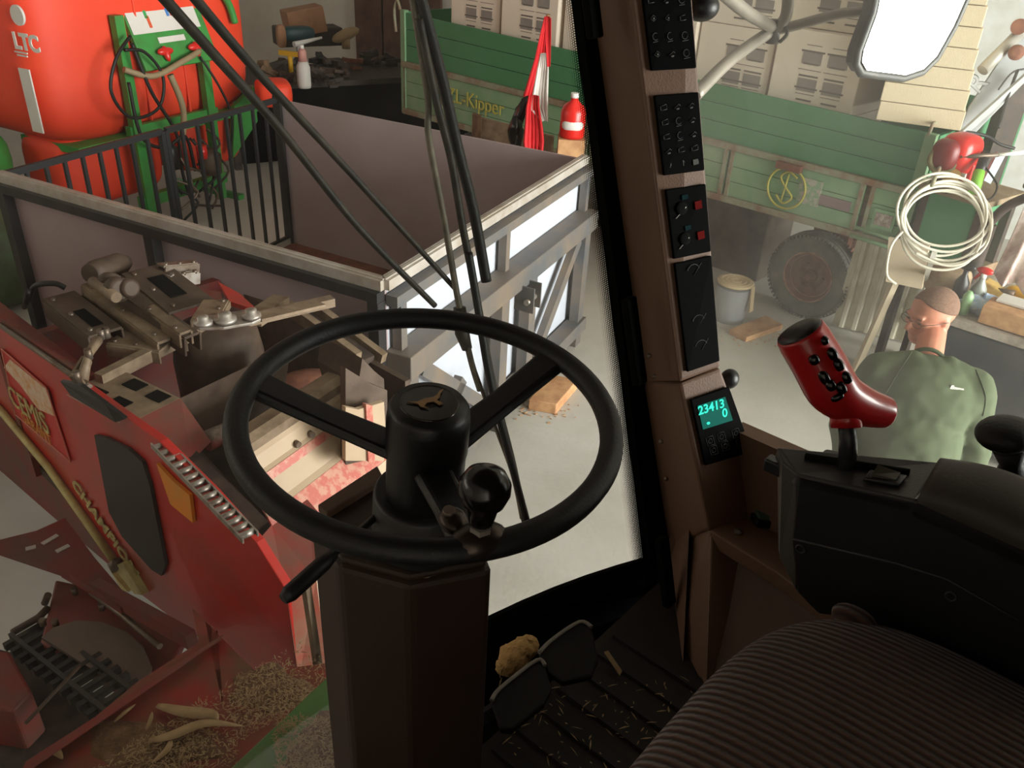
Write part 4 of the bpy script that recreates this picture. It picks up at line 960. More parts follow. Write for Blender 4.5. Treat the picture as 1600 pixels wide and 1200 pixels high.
# buzz cut hair as a shell over skull
mb = MB(); nu, nv = 36, 16; vs = []
for i in range(nv + 1):
    for k in range(nu):
        t_ = 2 * math.pi * k / nu
        lim = 1.02 if math.cos(t_) > .55 else (1.45 if abs(math.sin(t_)) > .6 and math.cos(t_) > -.3 else 1.95)
        lim = .82 + 1.1 * (1 - math.cos(t_)) / 2 + .14 * abs(math.sin(t_))
        ph = lim * i / nv; rr = .985 + .004 * mnoise.noise(V((k, i, 0)))
        vs.append(hp(-.012, 0, .035) + hf * .1 * math.sin(ph) * math.cos(t_) * rr + hl * .08 * math.sin(ph) * math.sin(t_) * rr + hu * .094 * math.cos(ph) * rr)
mb.add(vs, [(i * nu + k, i * nu + (k + 1) % nu, (i + 1) * nu + (k + 1) % nu, (i + 1) * nu + k) for i in range(nv) for k in range(nu)], True)
mb.build('hair', hairm, man, solid=.003)
gls = MB()
for sg in (1, -1):
    gls.tube([hp(.101 - .004 * abs(math.cos(t_)), .033 * sg + .025 * math.cos(t_), .004 + .0145 * math.sin(t_)) for t_ in [2 * math.pi * k / 28 for k in range(28)]], .0011, 6, True)
    gls.tube([hp(.098, .057 * sg, .010), hp(.05, .077 * sg, .010), hp(-.01, .085 * sg, .006)], .0014, 6)
gls.tube([hp(.102, .009, .008), hp(.106, 0, .011), hp(.102, -.009, .008)], .0011, 6)
gls.build('glasses', mat('glasses_wire', (70, 62, 58), .35, .6), man)
for sg in (1, -1):
    MB().ell(hp(.0835, .031 * sg, .003), hf * .006, hl * .012, hu * .0028, 12, 8).build('eye', mat('eye', (70, 52, 44), .3), man)
    MB().ell(hp(.088, .031 * sg, .024), hf * .005, hl * .017, hu * .0028, 12, 8).build('eyebrow', hairm, man)
bpy.context.view_layer.update()
def on_sweater(px, py, off=.002):
    d_ = ray(px, py).normalized(); hit, loc, nrm, _ = sw.ray_cast(EYE - mp, d_)
    return (loc + mp - d_ * off) if hit else None
def seam(pts_):
    q_ = [on_sweater(*p_) for p_ in [(a_.x, a_.y) for a_ in smoothpath([V((x_, y_, 0)) for x_, y_ in pts_], 5)]]
    q_ = [p_ for p_ in q_ if p_ is not None]
    if len(q_) > 2: MB().tube(q_, .0022, 6).build('raglan_seam', mat('seam_green', (66, 80, 54), .9), sw)
seam([(1428, 545), (1405, 580), (1375, 630), (1362, 665)]); seam([(1512, 552), (1528, 585), (1540, 620), (1536, 650)])
l0, l1 = on_sweater(1485, 605), on_sweater(1511, 610)
if l0 and l1:
    text('chest_logo', 'Emma', l0, l1 - l0, Z, .022, white, sw, .001, bold=.001)
# ================================================================== CORN HEADER (in front of the windscreen)
hd = thing('corn_header', 'red harvester header with open top frame, roller chain and dusty beige hood', 'header', cw(1.4, 2.4, 0))
RP = .98
def rp(px, py, r=RP): return P(px, py, r=r)
side = [rp(*q_) for q_ in ((-160, 410), (0, 512), (100, 582), (180, 640), (250, 690), (330, 770), (400, 848), (448, 925), (467, 1062), (400, 1058), (300, 990), (215, 925), (140, 832), (75, 740), (0, 645), (-160, 505))]
sp_ = MB().prism(side, RV * .03).build('side_panel', red, hd, bevel=.003)
MB().prism([rp(*q_, r=.965) for q_ in ((147, 680), (165, 684), (200, 702), (222, 722), (234, 760), (258, 882), (252, 900), (236, 890), (190, 838), (170, 800))], RV * .012).build('dark_service_window', mat('dark_panel', (36, 32, 30), .55, amt=.2), sp_)
MB().prism([rp(*q_, r=.966) for q_ in ((244, 724), (270, 752), (296, 774), (301, 817), (266, 788))], RV * .012).build('orange_reflector', orange, sp_)
stk = MB().prism([rp(*q_, r=.972) for q_ in ((2, 545), (72, 606), (110, 722), (24, 648))], RV * .005).build('warning_sticker', mat('sticker_red', (196, 34, 34), .4, amt=.1), sp_)
MB().prism([rp(*q_, r=.968) for q_ in ((15, 562), (74, 610), (84, 650), (60, 640), (30, 600), (6, 574))], RV * .004).build('sticker_light_field', mat('sticker_pale', (226, 206, 190), .5, dirt=(214, 150, 80), amt=.45, scale=22), stk)
sx = (rp(100, 700) - rp(20, 632)).normalized(); sy = (rp(20, 600) - rp(40, 690)).normalized()
sy = Z
text('sticker_text', 'CEMIS', rp(14, 616, .966), sx, sy, .15, cream, stk, .002)
text('sticker_text', 'GARANT', rp(34, 650, .966), sx, sy, .075, mat('sticker_orange', (222, 150, 70)), stk, .002)
bo = MB(); cs_ = [rp(*q_, r=.967) for q_ in ((2, 545), (72, 606), (110, 722), (24, 648))]
for k in range(4): bo.tube([cs_[k], cs_[(k + 1) % 4]], .0025, 6)
bo.build('sticker_border', mat('border_pink', (222, 140, 120)), stk)
text('side_lettering', 'CHAMPION', rp(112, 750, .972), (rp(196, 884, .972) - rp(106, 752, .972)), Z, .1, cream, sp_, .002, shear=.3, bold=.003)
MB().tube([rp(*q_, r=.962) for q_ in ((-150, 505), (0, 640), (75, 730), (130, 808), (178, 876))], .017, 12).build('cream_drive_shaft', cream, hd)
MB().tube([rp(178, 876, .955), rp(186, 890, .955)], .03, 12).build('shaft_joint', steel, hd)
MB().prism([rp(*q_, r=.95) for q_ in ((176, 885), (192, 880), (222, 930), (210, 928))], RV * .03).prism([rp(*q_, r=.95) for q_ in ((170, 888), (178, 900), (200, 925), (190, 922))], RV * .03).build('shaft_guard', cream, hd)
# lower red skirt
MB().prism([rp(*q_, r=1.02) for q_ in ((-160, 500), (0, 640), (330, 985), (400, 1058), (330, 1010), (250, 950), (120, 840), (0, 735), (-160, 640))], RV * .03).build('lower_skirt', redd, hd)
# front nose bracket (dark red plates with slots)
br_ = MB().prism([P(*q_, z=.62) for q_ in ((-60, 868), (60, 838), (104, 818), (150, 880), (205, 945), (190, 960), (110, 905), (0, 868))], Z * .03).build('slotted_bracket', redd, hd)
for a, b in (((66, 850), (90, 836)), ((88, 862), (108, 852)), ((40, 858), (56, 854))):
    MB().bar(P(*a, z=.652), P(*b, z=.652), .02, .004).build('slot', concrete, br_)
MB().bar(P(100, 888, z=.58), P(300, 1000, z=.72), .04, .06).build('bracket_beam', redd, hd)
# red cover with steel disc under the bracket
MB().prism([P(*q_, z=.5) for q_ in ((86, 905), (120, 912), (170, 938), (240, 970), (290, 990), (250, 1080), (190, 1078), (62, 1004), (72, 965))], -Z * .05).build('divider_cover', mat('dusty_maroon', (126, 60, 54), .6, dirt=(104, 70, 60), amt=.4, scale=4), hd, bevel=.01)
dq = [P(*q_, z=.53) for q_ in ((66, 1000), (85, 985), (120, 974), (160, 976), (200, 992), (225, 1015), (238, 1045), (232, 1078), (185, 1075))]
MB().prism(dq, Z * .015).build('steel_cover_disc', mat('disc_steel', (112, 98, 90), .45, .3), hd)
MB().tube([P(142, 925, z=.56), P(190, 960, z=.58), P(250, 1010, z=.6)], .012, 8).build('guide_rod', steel, hd)
for q_ in ((118, 928), (88, 978), (68, 977), (160, 952), (198, 1060)): MB().lathe(P(*q_, z=.52), Z, [(.012, 0), (.012, .03)], 8).build('bolt_head', steel, hd)
# gathering chain conveyor
gc = thing('gathering_chain_unit', 'dark steel gathering chain unit low at the left below the header', 'chain unit', P(110, 1050, z=.0))
gc.parent = hd; gc.location = V(gc.location) - V(hd.location)
for k in list(gc.keys()): del gc[k]
gc2 = MB()
c0, c1 = P(40, 985, z=.45), P(200, 1110, z=.6); cd = (c1 - c0); cn = cd.cross(Z).normalized()
gc2.bar(c0 + cn * .05, c1 + cn * .05, .015, .05).bar(c0 - cn * .05, c1 - cn * .05, .015, .05)
for k in range(12):
    p = c0.lerp(c1, (k + .5) / 12); gc2.bar(p - cn * .09, p + cn * .09, .02, .03)
bpy.data.objects.remove(gc)
gc2.build('gathering_chain', framedark, hd)
MB().tube([P(20, 988, z=.45), P(60, 965, z=.5), P(75, 950, z=.5)], .014, 8).tube([P(70, 942, z=.5), P(75, 930, z=.55)], .014, 8).build('chain_tensioner', dusty, hd)
MB().tube([P(40, 1130, z=.75), P(125, 1040, z=.75)], .006, 6).build('thin_rod', dusty, hd)
MB().prism([P(*q_, z=.35) for q_ in ((-60, 1000), (20, 1020), (120, 1070), (230, 1120), (60, 1260), (-60, 1260))], -Z * .1).build('chute_floor', darkrub, hd)
MB().prism([P(*q_, z=.55) for q_ in ((-40, 1010), (15, 1018), (50, 1080), (20, 1110), (-40, 1100))], -Z * .3).build('side_shield', redd, hd, bevel=.01)
# inner box of the header, open at the top
zi = 1.0
far_f = 3.75
def hcw(r, f, z): return cw(r, f, z)
MB().hexa([hcw(1.0, 1.7, .45), hcw(2.15, 2.0, .45), hcw(1.9, far_f, .45), hcw(1.0, far_f, .45), hcw(1.0, 1.7, .5), hcw(2.15, 2.0, .5), hcw(1.9, far_f, .5), hcw(1.0, far_f, .5)]).build('inner_floor', darkrub, hd)
MB().box(hcw(1.55, far_f, .8), RV * 1.15, FV * .05, Z * .7).build('far_wall', redd, hd)
MB().box(hcw(2.1, 3.05, .78), RV * .03, FV * 1.4, Z * .66).build('far_side_wall', dusty, hd)
MB().tube([rp(0, 508, .99), rp(140, 605, .99)], .012, 8).build('edge_bar', steel, hd)
# top edge plates along the side panel
MB().hexa([rp(0, 505, 1.0), rp(135, 600, 1.0), rp(150, 592, 1.09), rp(0, 478, 1.09), rp(0, 500, 1.0) + Z * .01, rp(135, 595, 1.0) + Z * .01, rp(150, 588, 1.09) + Z * .01, rp(0, 474, 1.09) + Z * .01]).build('top_flange', redd, hd)
a = [P(94, 596, z=1.345), P(125, 602, z=1.38), P(165, 632, z=1.38), P(195, 655, z=1.345), P(180, 660, z=1.32), P(110, 618, z=1.32)]
MB().prism(a, RV * .012 + Z * .004).build('black_guard_plate', blackp, hd)
MB().tube([rp(106, 616, .985), rp(190, 660, .985)], .006, 8).build('guard_edge', shiny, hd)
# slotted cross plate
spz = 1.3
spq = [P(*q_, z=spz) for q_ in ((128, 598), (196, 580), (282, 622), (214, 656))]
sl = MB().prism(spq, Z * -.02).build('slotted_plate', dusty2, hd, bevel=.003)
for (px, py) in ((148, 612), (186, 628), (210, 600), (246, 618)):
    c0 = P(px - 10, py - 4, z=spz + .002); c1 = P(px + 12, py + 6, z=spz + .002)
    MB().bar(c0, c1, .055, .004).build('plate_slot', blackm, sl)
MB().hexa([P(214, 656, z=spz), P(282, 622, z=spz), P(330, 690, z=1.2), P(300, 720, z=1.2), P(214, 656, z=spz - .03), P(282, 622, z=spz - .03), P(330, 690, z=1.17), P(300, 720, z=1.17)]).build('sloping_plate', redd, hd)
MB().hexa([P(282, 622, z=spz), P(455, 540, z=spz), P(440, 640, z=1.0), P(330, 700, z=1.0), P(282, 622, z=spz - .02), P(455, 540, z=spz - .02), P(440, 640, z=.98), P(330, 700, z=.98)]).build('inner_trough', dusty, hd)
# lateral beam with edge
MB().bar(P(155, 594, z=1.31), P(300, 520, z=1.31), .04, .05).bar(P(300, 520, z=1.31), P(520, 470, z=1.31), .05, .04).build('cross_beam', dusty2, hd)
# longitudinal channel arms (twin rails going away)
def channel(a, b, wd, ht, m_=dusty, nm='frame_arm', slots=()):
    a, b = V(a), V(b); d = (b - a); u = d.cross(Z).normalized()
    ch_ = MB().bar(a + Z * 0, b + Z * 0, wd, .012).bar(a + u * wd / 2 - Z * ht / 2, b + u * wd / 2 - Z * ht / 2, .01, ht).bar(a - u * wd / 2 - Z * ht / 2, b - u * wd / 2 - Z * ht / 2, .01, ht).build(nm, m_, hd, bevel=.002)
    for s0, s1 in slots: MB().bar(a.lerp(b, s0) + Z * .0075, a.lerp(b, s1) + Z * .0075, wd * .35, .003).build('arm_slot', blackm, ch_)
    for t_ in (.1, .5, .9): MB().lathe(a.lerp(b, t_) + u * wd * .3, Z, [(.01, 0), (.01, .015)], 8).build('arm_bolt', steel, ch_)
channel(P(92, 462, z=1.38), P(165, 520, z=1.38), .13, .08, dusty, slots=((.45, .85),))
channel(P(148, 440, z=1.42), P(268, 530, z=1.36), .12, .08, dusty2)
channel(P(178, 442, z=1.46), P(300, 525, z=1.38), .07, .08, dusty)
channel(P(225, 420, z=1.46), P(300, 480, z=1.42), .2, .08, dusty, slots=((.25, .75),))
channel(P(192, 450, z=1.44), P(290, 520, z=1.4), .05, .06, dusty2)
channel(P(180, 528, z=1.33), P(262, 540, z=1.33), .12, .05, dusty2)
channel(P(250, 415, z=1.48), P(304, 410, z=1.44), .05, .06, steel)
channel(P(262, 432, z=1.45), P(306, 425, z=1.42), .04, .05, shiny)
MB().lathe(P(140, 428, z=1.48), (P(195, 410, z=1.44) - P(140, 428, z=1.48)), [(.04, 0), (.05, .04), (.05, .2), (.03, .25)], 20).build('hydraulic_motor', dusty, hd)
for (px, py, z, R_) in ((172, 443, 1.5, .045), (184, 452, 1.5, .05), (200, 450, 1.5, .04)):
    MB().lathe(P(px, py, z=z), cd, [(R_ * .7, -.03), (R_, -.02), (R_, .02), (R_ * .7, .03)], 20).build('pivot_collar', dusty, hd)
hc_ = MB().tube([P(145, 440, z=1.5), P(182, 465, z=1.5)], .022, 12).build('hydraulic_cylinder', dusty2, hd)
hose('hydraulic_hose', [P(45, 470, z=1.3), P(55, 447, z=1.42), P(85, 443, z=1.44), P(102, 450, z=1.42)], .012, blackr, hd)
hose('hydraulic_hose', [P(40, 475, z=1.3), P(44, 455, z=1.42), P(38, 480, z=1.2)], .012, blackr, hd)
hose('hydraulic_hose', [P(310, 470, z=1.35), P(330, 480, z=1.42), P(350, 470, z=1.4), P(380, 480, z=1.3)], .008, blackr, hd)
# link with clevis from the slotted plate
MB().tube([P(128, 595, z=1.36), P(138, 555, z=1.42), P(152, 532, z=1.42)], [.022, .014, .02], 12).build('threaded_link', dusty2, hd)
MB().bar(P(112, 592, z=1.36), P(132, 560, z=1.4), .01, .03).bar(P(128, 598, z=1.36), P(140, 562, z=1.4), .01, .03).build('clevis_fork', dusty2, hd)
for q_ in ((120, 588), (138, 553), (158, 522), (166, 520)): MB().lathe(P(*q_, z=1.43), Z, [(.014, -.02), (.014, .02)], 10).build('link_pin', steel, hd)
# triangular link plate with three bolts
tl = MB().prism([P(*q_, z=1.5) for q_ in ((303, 503), (312, 498), (345, 495), (390, 486), (406, 490), (408, 502), (395, 508), (350, 516), (312, 517), (302, 511))], Z * .012).build('rocker_plate', shiny, hd, bevel=.003)
for px, py, R_ in ((318, 506, .035), (352, 501, .042), (393, 495, .036)):
    MB().lathe(P(px, py, z=1.515), Z, [(R_, 0), (R_, .012), (R_ * .6, .014), (R_ * .6, .03), (R_ * .3, .034)], 20).build('rocker_bolt', shiny, tl)
channel(P(320, 500, z=1.49), P(338, 470, z=1.47), .1, .03, dusty2, 'link_arm')
MB().bar(P(400, 497, z=1.47), P(500, 474, z=1.42), .07, .012).build('flat_strap', dusty2, hd)
MB().prism([P(*q_, z=1.42) for q_ in ((342, 447), (375, 465), (398, 486), (385, 486), (360, 478))], Z * .02).build('red_latch', red, hd)
MB().prism([P(*q_, z=1.3) for q_ in ((300, 455), (345, 462), (350, 480), (320, 490))], Z * .02).build('red_bracket', redd, hd)
# dark rounded gearbox under the rocker
MB().lathe(P(345, 570, z=1.1), Z, [(.18, -.3), (.19, .05), (.17, .18), (.1, .22)], 28).build('gearbox', dusty, hd)
MB().bar(P(395, 500, z=1.3), P(440, 470, z=1.28), .08, .05).bar(P(450, 480, z=1.25), P(560, 560, z=1.15), .035, .06).bar(P(490, 478, z=1.25), P(600, 560, z=1.12), .035, .05).build('right_frame_rail', dusty2, hd)
mb = MB().bar(P(470, 482, z=1.22), P(575, 565, z=1.12), .07, .04); mb.build('inner_rail', darkrub, hd)
MB().lathe(P(535, 565, z=1.16), Z, [(.02, 0), (.02, .04)], 10).build('rail_bolt', shiny, hd)
MB().ell(P(465, 600, z=1.05), RV * .16, FV * .1, Z * .03, 20, 8).build('rust_plate', rust, hd)
# beige hood facing the cab
def hq(px, py, f): return P(px, py, f=f)
hoodline = [P(375, 712, z=1.27), P(500, 622, z=1.27), P(590, 566, z=1.27), P(602, 548, z=1.29)]
mb = MB()
hA, hB = P(375, 705, z=1.28), P(570, 575, z=1.28)
hdv = (hB - hA).normalized()
def hood_row(drop, out): return (hA - FV * out - Z * drop, hB - FV * out - Z * drop)
prof = [(0, -.05), (-.012, -.02), (0, 0), (.03, .015), (.035, .025)]
pr_ = [(drop, out) for drop, out in ((-.01, -.06), (.0, -.01), (.06, .0), (.065, .02))]
def strip(name, rows_, m_):
    mb = MB(); vs = []
    for dr_, ou_ in rows_: a_, b_ = hood_row(dr_, ou_); vs += [a_, b_]
    mb.add(vs, [(2 * i, 2 * i + 1, 2 * i + 3, 2 * i + 2) for i in range(len(rows_) - 1)]); return mb.build(name, m_, hd, solid=.008)
strip('hood_top_edge', [(.0, -.1), (-.015, -.03), (.0, -.0), (.035, .0)], dusty2)
h1 = strip('hood_upper_face', [(.035, .0), (.05, .012), (.10, .03), (.11, .045)], beige)
strip('hood_red_stripe', [(.11, .045), (.14, .06)], pink)
strip('hood_middle_face', [(.14, .06), (.2, .10), (.215, .12)], beige)
strip('hood_red_stripe', [(.215, .12), (.30, .19)], pink)
strip('hood_lower_face', [(.30, .19), (.62, .33)], beige)
for t_ in (.35, .46, .72, .9):
    a_, b_ = hood_row(.09, .03); MB().lathe(a_.lerp(b_, t_), -FV, [(.012, 0), (.012, .02)], 10).build('hood_bolt', steel, h1)
# shield at the right end of hood
MB().prism([P(*q_, f=2.2) for q_ in ((566, 560), (585, 580), (600, 592), (602, 645), (590, 640), (570, 640), (560, 600))], FV * .25).build('end_cap', dusty, hd)
MB().prism([P(*q_, f=2.05) for q_ in ((540, 636), (560, 640), (600, 628), (603, 682), (600, 720), (540, 720))], FV * .02).build('end_shield', beige, hd)
MB().prism([P(*q_, f=2.04) for q_ in ((572, 632), (582, 634), (586, 722), (576, 722))], FV * .02).build('end_shield_stripe', pink, hd)
MB().prism([P(*q_, f=2.12) for q_ in ((540, 575), (580, 600), (605, 610), (606, 720), (540, 740))], FV * .03).build('end_wall', dusty, hd)
# roller and chain near the side panel
MB().tube([P(322, 690, z=1.15), P(380, 665, z=1.15)], .04, 16).build('drive_roller', shiny, hd)
ch_ = MB()
for k in range(15):
    t_ = k / 14; px, py = 252 + 134 * t_, 696 + 138 * t_
    c0 = P(px, py, z=1.33 - .04 * t_)
    d_ = (P(386, 834, z=1.29) - P(252, 696, z=1.33)).normalized(); s_ = d_.cross(Z).normalized()
    ch_.tube([c0 - s_ * .022, c0 + s_ * .022], .011, 10)
    for sg in (-1, 1): ch_.bar(c0 + s_ * .024 * sg - d_ * .02, c0 + s_ * .024 * sg + d_ * .02, .005, .02)
ch_.build('roller_chain', shiny, hd)
MB().hexa([P(238, 690, z=1.22), P(385, 842, z=1.18), P(420, 815, z=1.18), P(262, 660, z=1.22), P(238, 690, z=1.2), P(385, 842, z=1.16), P(420, 815, z=1.16), P(262, 660, z=1.2)]).build('chain_bed', darkrub, hd)
MB().hexa([P(300, 690, z=1.0), P(420, 815, z=1.0), P(520, 760, z=.85), P(380, 620, z=.85), P(300, 690, z=.98), P(420, 815, z=.98), P(520, 760, z=.83), P(380, 620, z=.83)]).build('drum_cavity', darkrub, hd)
# near end faces
tz0 = 1.19
MB().hexa([rp(400, 848, .985), rp(448, 928, .985), P(492, 905, z=1.125), P(425, 820, z=1.25), rp(400, 852, .985), rp(448, 932, .985), P(492, 909, z=1.12), P(425, 824, z=1.245)]).build('near_top_plate', mat('dusty_red', (140, 48, 38), .5, dirt=(104, 74, 58), amt=.45, scale=8), hd)
c1_, c2_ = rp(448, 928), rp(467, 1062); 
e1, e2 = P(494, 905, z=c1_.z), P(512, 1050, z=c2_.z)
MB().hexa([c2_, e2, e2 + FV * .02, c2_ + FV * .02, c1_, e1, e1 + FV * .02, c1_ + FV * .02]).build('near_end_face', mat('faded_red_beige', (160, 76, 60), .5, dirt=(138, 116, 94), amt=.45, scale=9), hd)
MB().bar(P(478, 915, f=1.52), P(500, 1060, f=1.5), .02, .02).bar(P(505, 880, f=1.5), P(520, 1080, f=1.45), .03, .03).build('edge_strip', dusty2, hd)
MB().hexa([P(425, 822, z=1.2), P(492, 905, z=1.12), P(540, 850, z=1.1), P(480, 780, z=1.15), P(425, 822, z=1.18), P(492, 905, z=1.1), P(540, 850, z=1.08), P(480, 780, z=1.13)]).build('near_inner_plate', redd, hd)

# ================================================================== FEEDER DECK with chaff in front of the cab
dk = thing('feeder_housing_deck', 'red and green feeder deck below the windscreen strewn with chaff', 'deck', cw(.6, 1.3, 0))
MB().prism([P(*q_, z=1.0) for q_ in ((40, 1210), (215, 1065), (340, 985), (300, 950), (400, 1050), (520, 1035), (520, 1100), (360, 1260), (-20, 1260))], -Z * .12).build('red_tray', mat('dusty_red_tray', (140, 44, 34), .6, dirt=(98, 68, 50), amt=.55, scale=7), dk)
MB().hexa([P(30, 1215, z=1.0), P(345, 1000, z=1.0), P(350, 990, z=1.0), P(40, 1190, z=1.0), P(30, 1215, z=1.04), P(345, 1000, z=1.04), P(350, 990, z=1.04), P(40, 1190, z=1.04)]).build('tray_lip', redd, dk)
MB().hexa([P(330, 1230, z=1.12), P(518, 1052, z=1.12), P(545, 1100, z=1.12), P(420, 1230, z=1.12), P(330, 1230, z=1.18), P(518, 1052, z=1.18), P(545, 1100, z=1.18), P(420, 1230, z=1.18)]).build('green_crossmember', mgreen, dk, bevel=.004)
MB().hexa([P(405, 1250, z=1.15), P(500, 1110, z=1.15), P(600, 1110, z=1.15), P(560, 1250, z=1.15), P(405, 1250, z=1.2), P(500, 1110, z=1.2), P(600, 1110, z=1.2), P(560, 1250, z=1.2)]).build('platform_top', chaffm, dk)
MB().bar(cw(.55, 1.0, 0), cw(.55, 1.0, 1.1), .5, .4, FV).build('axle_support', darkrub, dk)
MB().bar(cw(.45, 1.45, 0), cw(.45, 1.45, .88), .15, .3, FV).build('lift_frame', darkrub, dk)
random.seed(21)
mb = MB()
def chip(c, L, wd):
    a_ = random.uniform(0, 6.28); d_ = V((math.cos(a_), math.sin(a_), random.uniform(-.25, .35))).normalized(); s_ = d_.cross(Z).normalized() * wd
    k_ = random.uniform(-.3, .3); m_ = c + d_ * L * .5 + Z * abs(k_) * L * .3; e_ = c + d_ * L
    mb.add([c - s_ * .4, c + s_ * .4, m_ + s_, e_ + s_ * .2, e_ - s_ * .2, m_ - s_], [(0, 1, 2, 5), (5, 2, 3, 4)])
for k in range(7500):
    px = random.uniform(30, 520); py = random.uniform(1040, 1210)
    if k % 3 == 0: px, py = random.gauss(430, 45), random.gauss(1075, 30)
    if k % 3 == 1: px, py = random.gauss(250, 80), random.gauss(1160, 35)
    if py < 1230 - px * .62 + 60 or (px > 370 and py > 1080 + (515 - px) * .55): continue
    if random.random() > .3 + .7 * abs(mnoise.noise(V((px * .012, py * .012, 0))) * 2): continue
    chip(P(px, py, z=1.006 + random.uniform(0, .02)), random.choice((.004, .006, .008, .01, .014, .022)), random.uniform(.0006, .002))
for k in range(1800):
    px = random.uniform(430, 560); py = random.uniform(1120, 1210)
    chip(P(px, py, z=1.206 + random.uniform(0, .01)), random.choice((.004, .006, .01, .016)), random.uniform(.0006, .0018))
tag(mb.build('chaff', straw), 'loose dry maize chaff covering the red feeder tray', 'chaff', kind='stuff')
def mound(cx_, cy_, rx_, ry_, z_, hgt, seed_):
    mbm = MB(); rings, sg_ = 14, 40; vs = [P(cx_, cy_, z=z_ + hgt)]
    for i in range(1, rings + 1):
        for k in range(sg_):
            t_ = 2 * math.pi * k / sg_; q_ = i / rings; e_ = 1 + .45 * mnoise.noise(V((math.cos(t_) * 1.7, math.sin(t_) * 1.7, seed_)))
            px, py = cx_ + rx_ * e_ * q_ * math.cos(t_), cy_ + ry_ * e_ * q_ * math.sin(t_)
            h_ = hgt * (1 - q_) ** .7 + .006 * mnoise.noise(V((px * .09, py * .09, seed_))) * (1 - q_)
            vs.append(P(px, py, z=z_ + .002) + Z * (h_ - .002 * (q_ > .95)))
    fs = [(0, 1 + k, 1 + (k + 1) % sg_) for k in range(sg_)] + [(1 + (i - 1) * sg_ + k, 1 + (i - 1) * sg_ + (k + 1) % sg_, 1 + i * sg_ + (k + 1) % sg_, 1 + i * sg_ + k) for i in range(1, rings) for k in range(sg_)]
    mbm.add(vs, fs, True); return mbm.build('chaff_pile', chaffm)
for (a_, b_, c_, d_, z_, l_) in ((425, 1078, 60, 34, 1.0, 'dusty chaff heap in the inner corner beside the green crossmember'), (235, 1165, 100, 38, 1.0, 'wide flat chaff heap around the long leaves on the tray'), (500, 1170, 45, 40, 1.2, 'chaff heap on the platform against the column')):
    tag(mound(a_, b_, c_, d_, z_, .012, a_ * .1), l_, 'chaff', kind='stuff')
def cleaf(pts, wds, label, m_=straw):
    pp = smoothpath([P(*q_) if len(q_) == 2 and False else P(q_[0], q_[1], z=q_[2]) for q_ in pts], 5); n_ = len(pp); mb = MB(); vs = []
    for i, p in enumerate(pp):
        d_ = (pp[min(i + 1, n_ - 1)] - pp[max(i - 1, 0)]).normalized(); s_ = d_.cross(Z).normalized(); t_ = i / (n_ - 1)
        wv = wds * math.sin(math.pi * min(1, .12 + t_ * .85)) ; vs += [p - s_ * wv * 1.5, p + Z * wv * .2, p + s_ * wv * 1.5]
    mb.add(vs, [(3 * i + j, 3 * i + j + 1, 3 * i + j + 4, 3 * i + j + 3) for i in range(n_ - 1) for j in range(2)], True)
    tag(mb.build('maize_husk_leaf', m_, solid=.0006), label, 'leaf', 'dry maize leaves on the feeder tray')
cleaf([(245, 1102, 1.02), (290, 1112, 1.03), (330, 1116, 1.03), (340, 1126, 1.02)], .012, 'broad pale dry leaf, upper of the two long leaves on the tray')
cleaf([(232, 1158, 1.02), (270, 1148, 1.03), (320, 1130, 1.04), (378, 1134, 1.02)], .010, 'long narrow pale leaf pointing to the green crossmember')
cleaf([(70, 1176, 1.02), (85, 1172, 1.03), (98, 1186, 1.02)], .008, 'small curled pale leaf at the left end of the tray')
cleaf([(178, 1128, 1.02), (196, 1112, 1.03), (212, 1100, 1.02)], .004, 'thin straw blade standing off the tray, left of the broad leaf')
cleaf([(240, 1190, 1.02), (262, 1170, 1.03), (268, 1150, 1.02)], .006, 'short upright leaf blade at the lower middle of the tray')
cleaf([(228, 1140, 1.02), (235, 1125, 1.04), (238, 1112, 1.05)], .004, 'thin blade standing between the two long leaves')

# ================================================================== CAB SHELL (structure)
ZFL = 1.66
struct(MB().hexa([cw(-.3, -1.0, 1.6), cw(1.36, -1.0, 1.6), cw(1.36, .62, 1.6), cw(-.3, .62, 1.6), cw(-.3, -1.0, ZFL), cw(1.36, -1.0, ZFL), cw(1.36, .62, ZFL), cw(-.3, .62, ZFL)]).build('floor_cab', mat('cab_mat', (30, 21, 16), .85, dirt=(44, 32, 24), amt=.4, scale=14)), 'dark cab floor mat')
mb = MB()
for k in range(10): r_ = .55 + k * .06; mb.bar(cw(r_, -.6, ZFL + .004), cw(r_, .6, ZFL + .004), .03, .008)
struct(mb.build('trim_1', mat('cab_mat_rib', (24, 17, 13), .8)), 'ribs of the cab floor mat')
struct(MB().box(cw(.53, -.1, 3.32), RV * 1.9, FV * 2.5, Z * .1).build('ceiling_cab', tan2), 'cab roof lining')
struct(MB().box(cw(.53, -1.05, 2.45), RV * 1.7, FV * .06, Z * 1.7).build('wall_cab_rear', tan2), 'rear wall of the cab')
struct(MB().box(cw(1.5, -.75, 2.45), RV * .06, FV * .6, Z * 1.7).build('wall_cab_right', tan2), 'right rear wall of the cab')
struct(MB().box(cw(-.33, -.2, 1.85), RV * .05, FV * 1.7, Z * .5).build('wall_cab_left', tan2), 'lower left door panel')
# windscreen pane
def wsurf(u, v):
    r_ = -.28 + 1.60 * u; zb = 1.60 + .10 * (1 - ((r_ - .55) / .8) ** 2) - .24 * min(1, max(0, (.74 - r_) / .14)); z_ = zb + (3.27 - zb) * v
    return cw(r_, WSf(r_, z_) + .01, z_)
o = struct(MB().grid(wsurf, 40, 30).build('window_1', glass_front), 'curved windscreen pane')
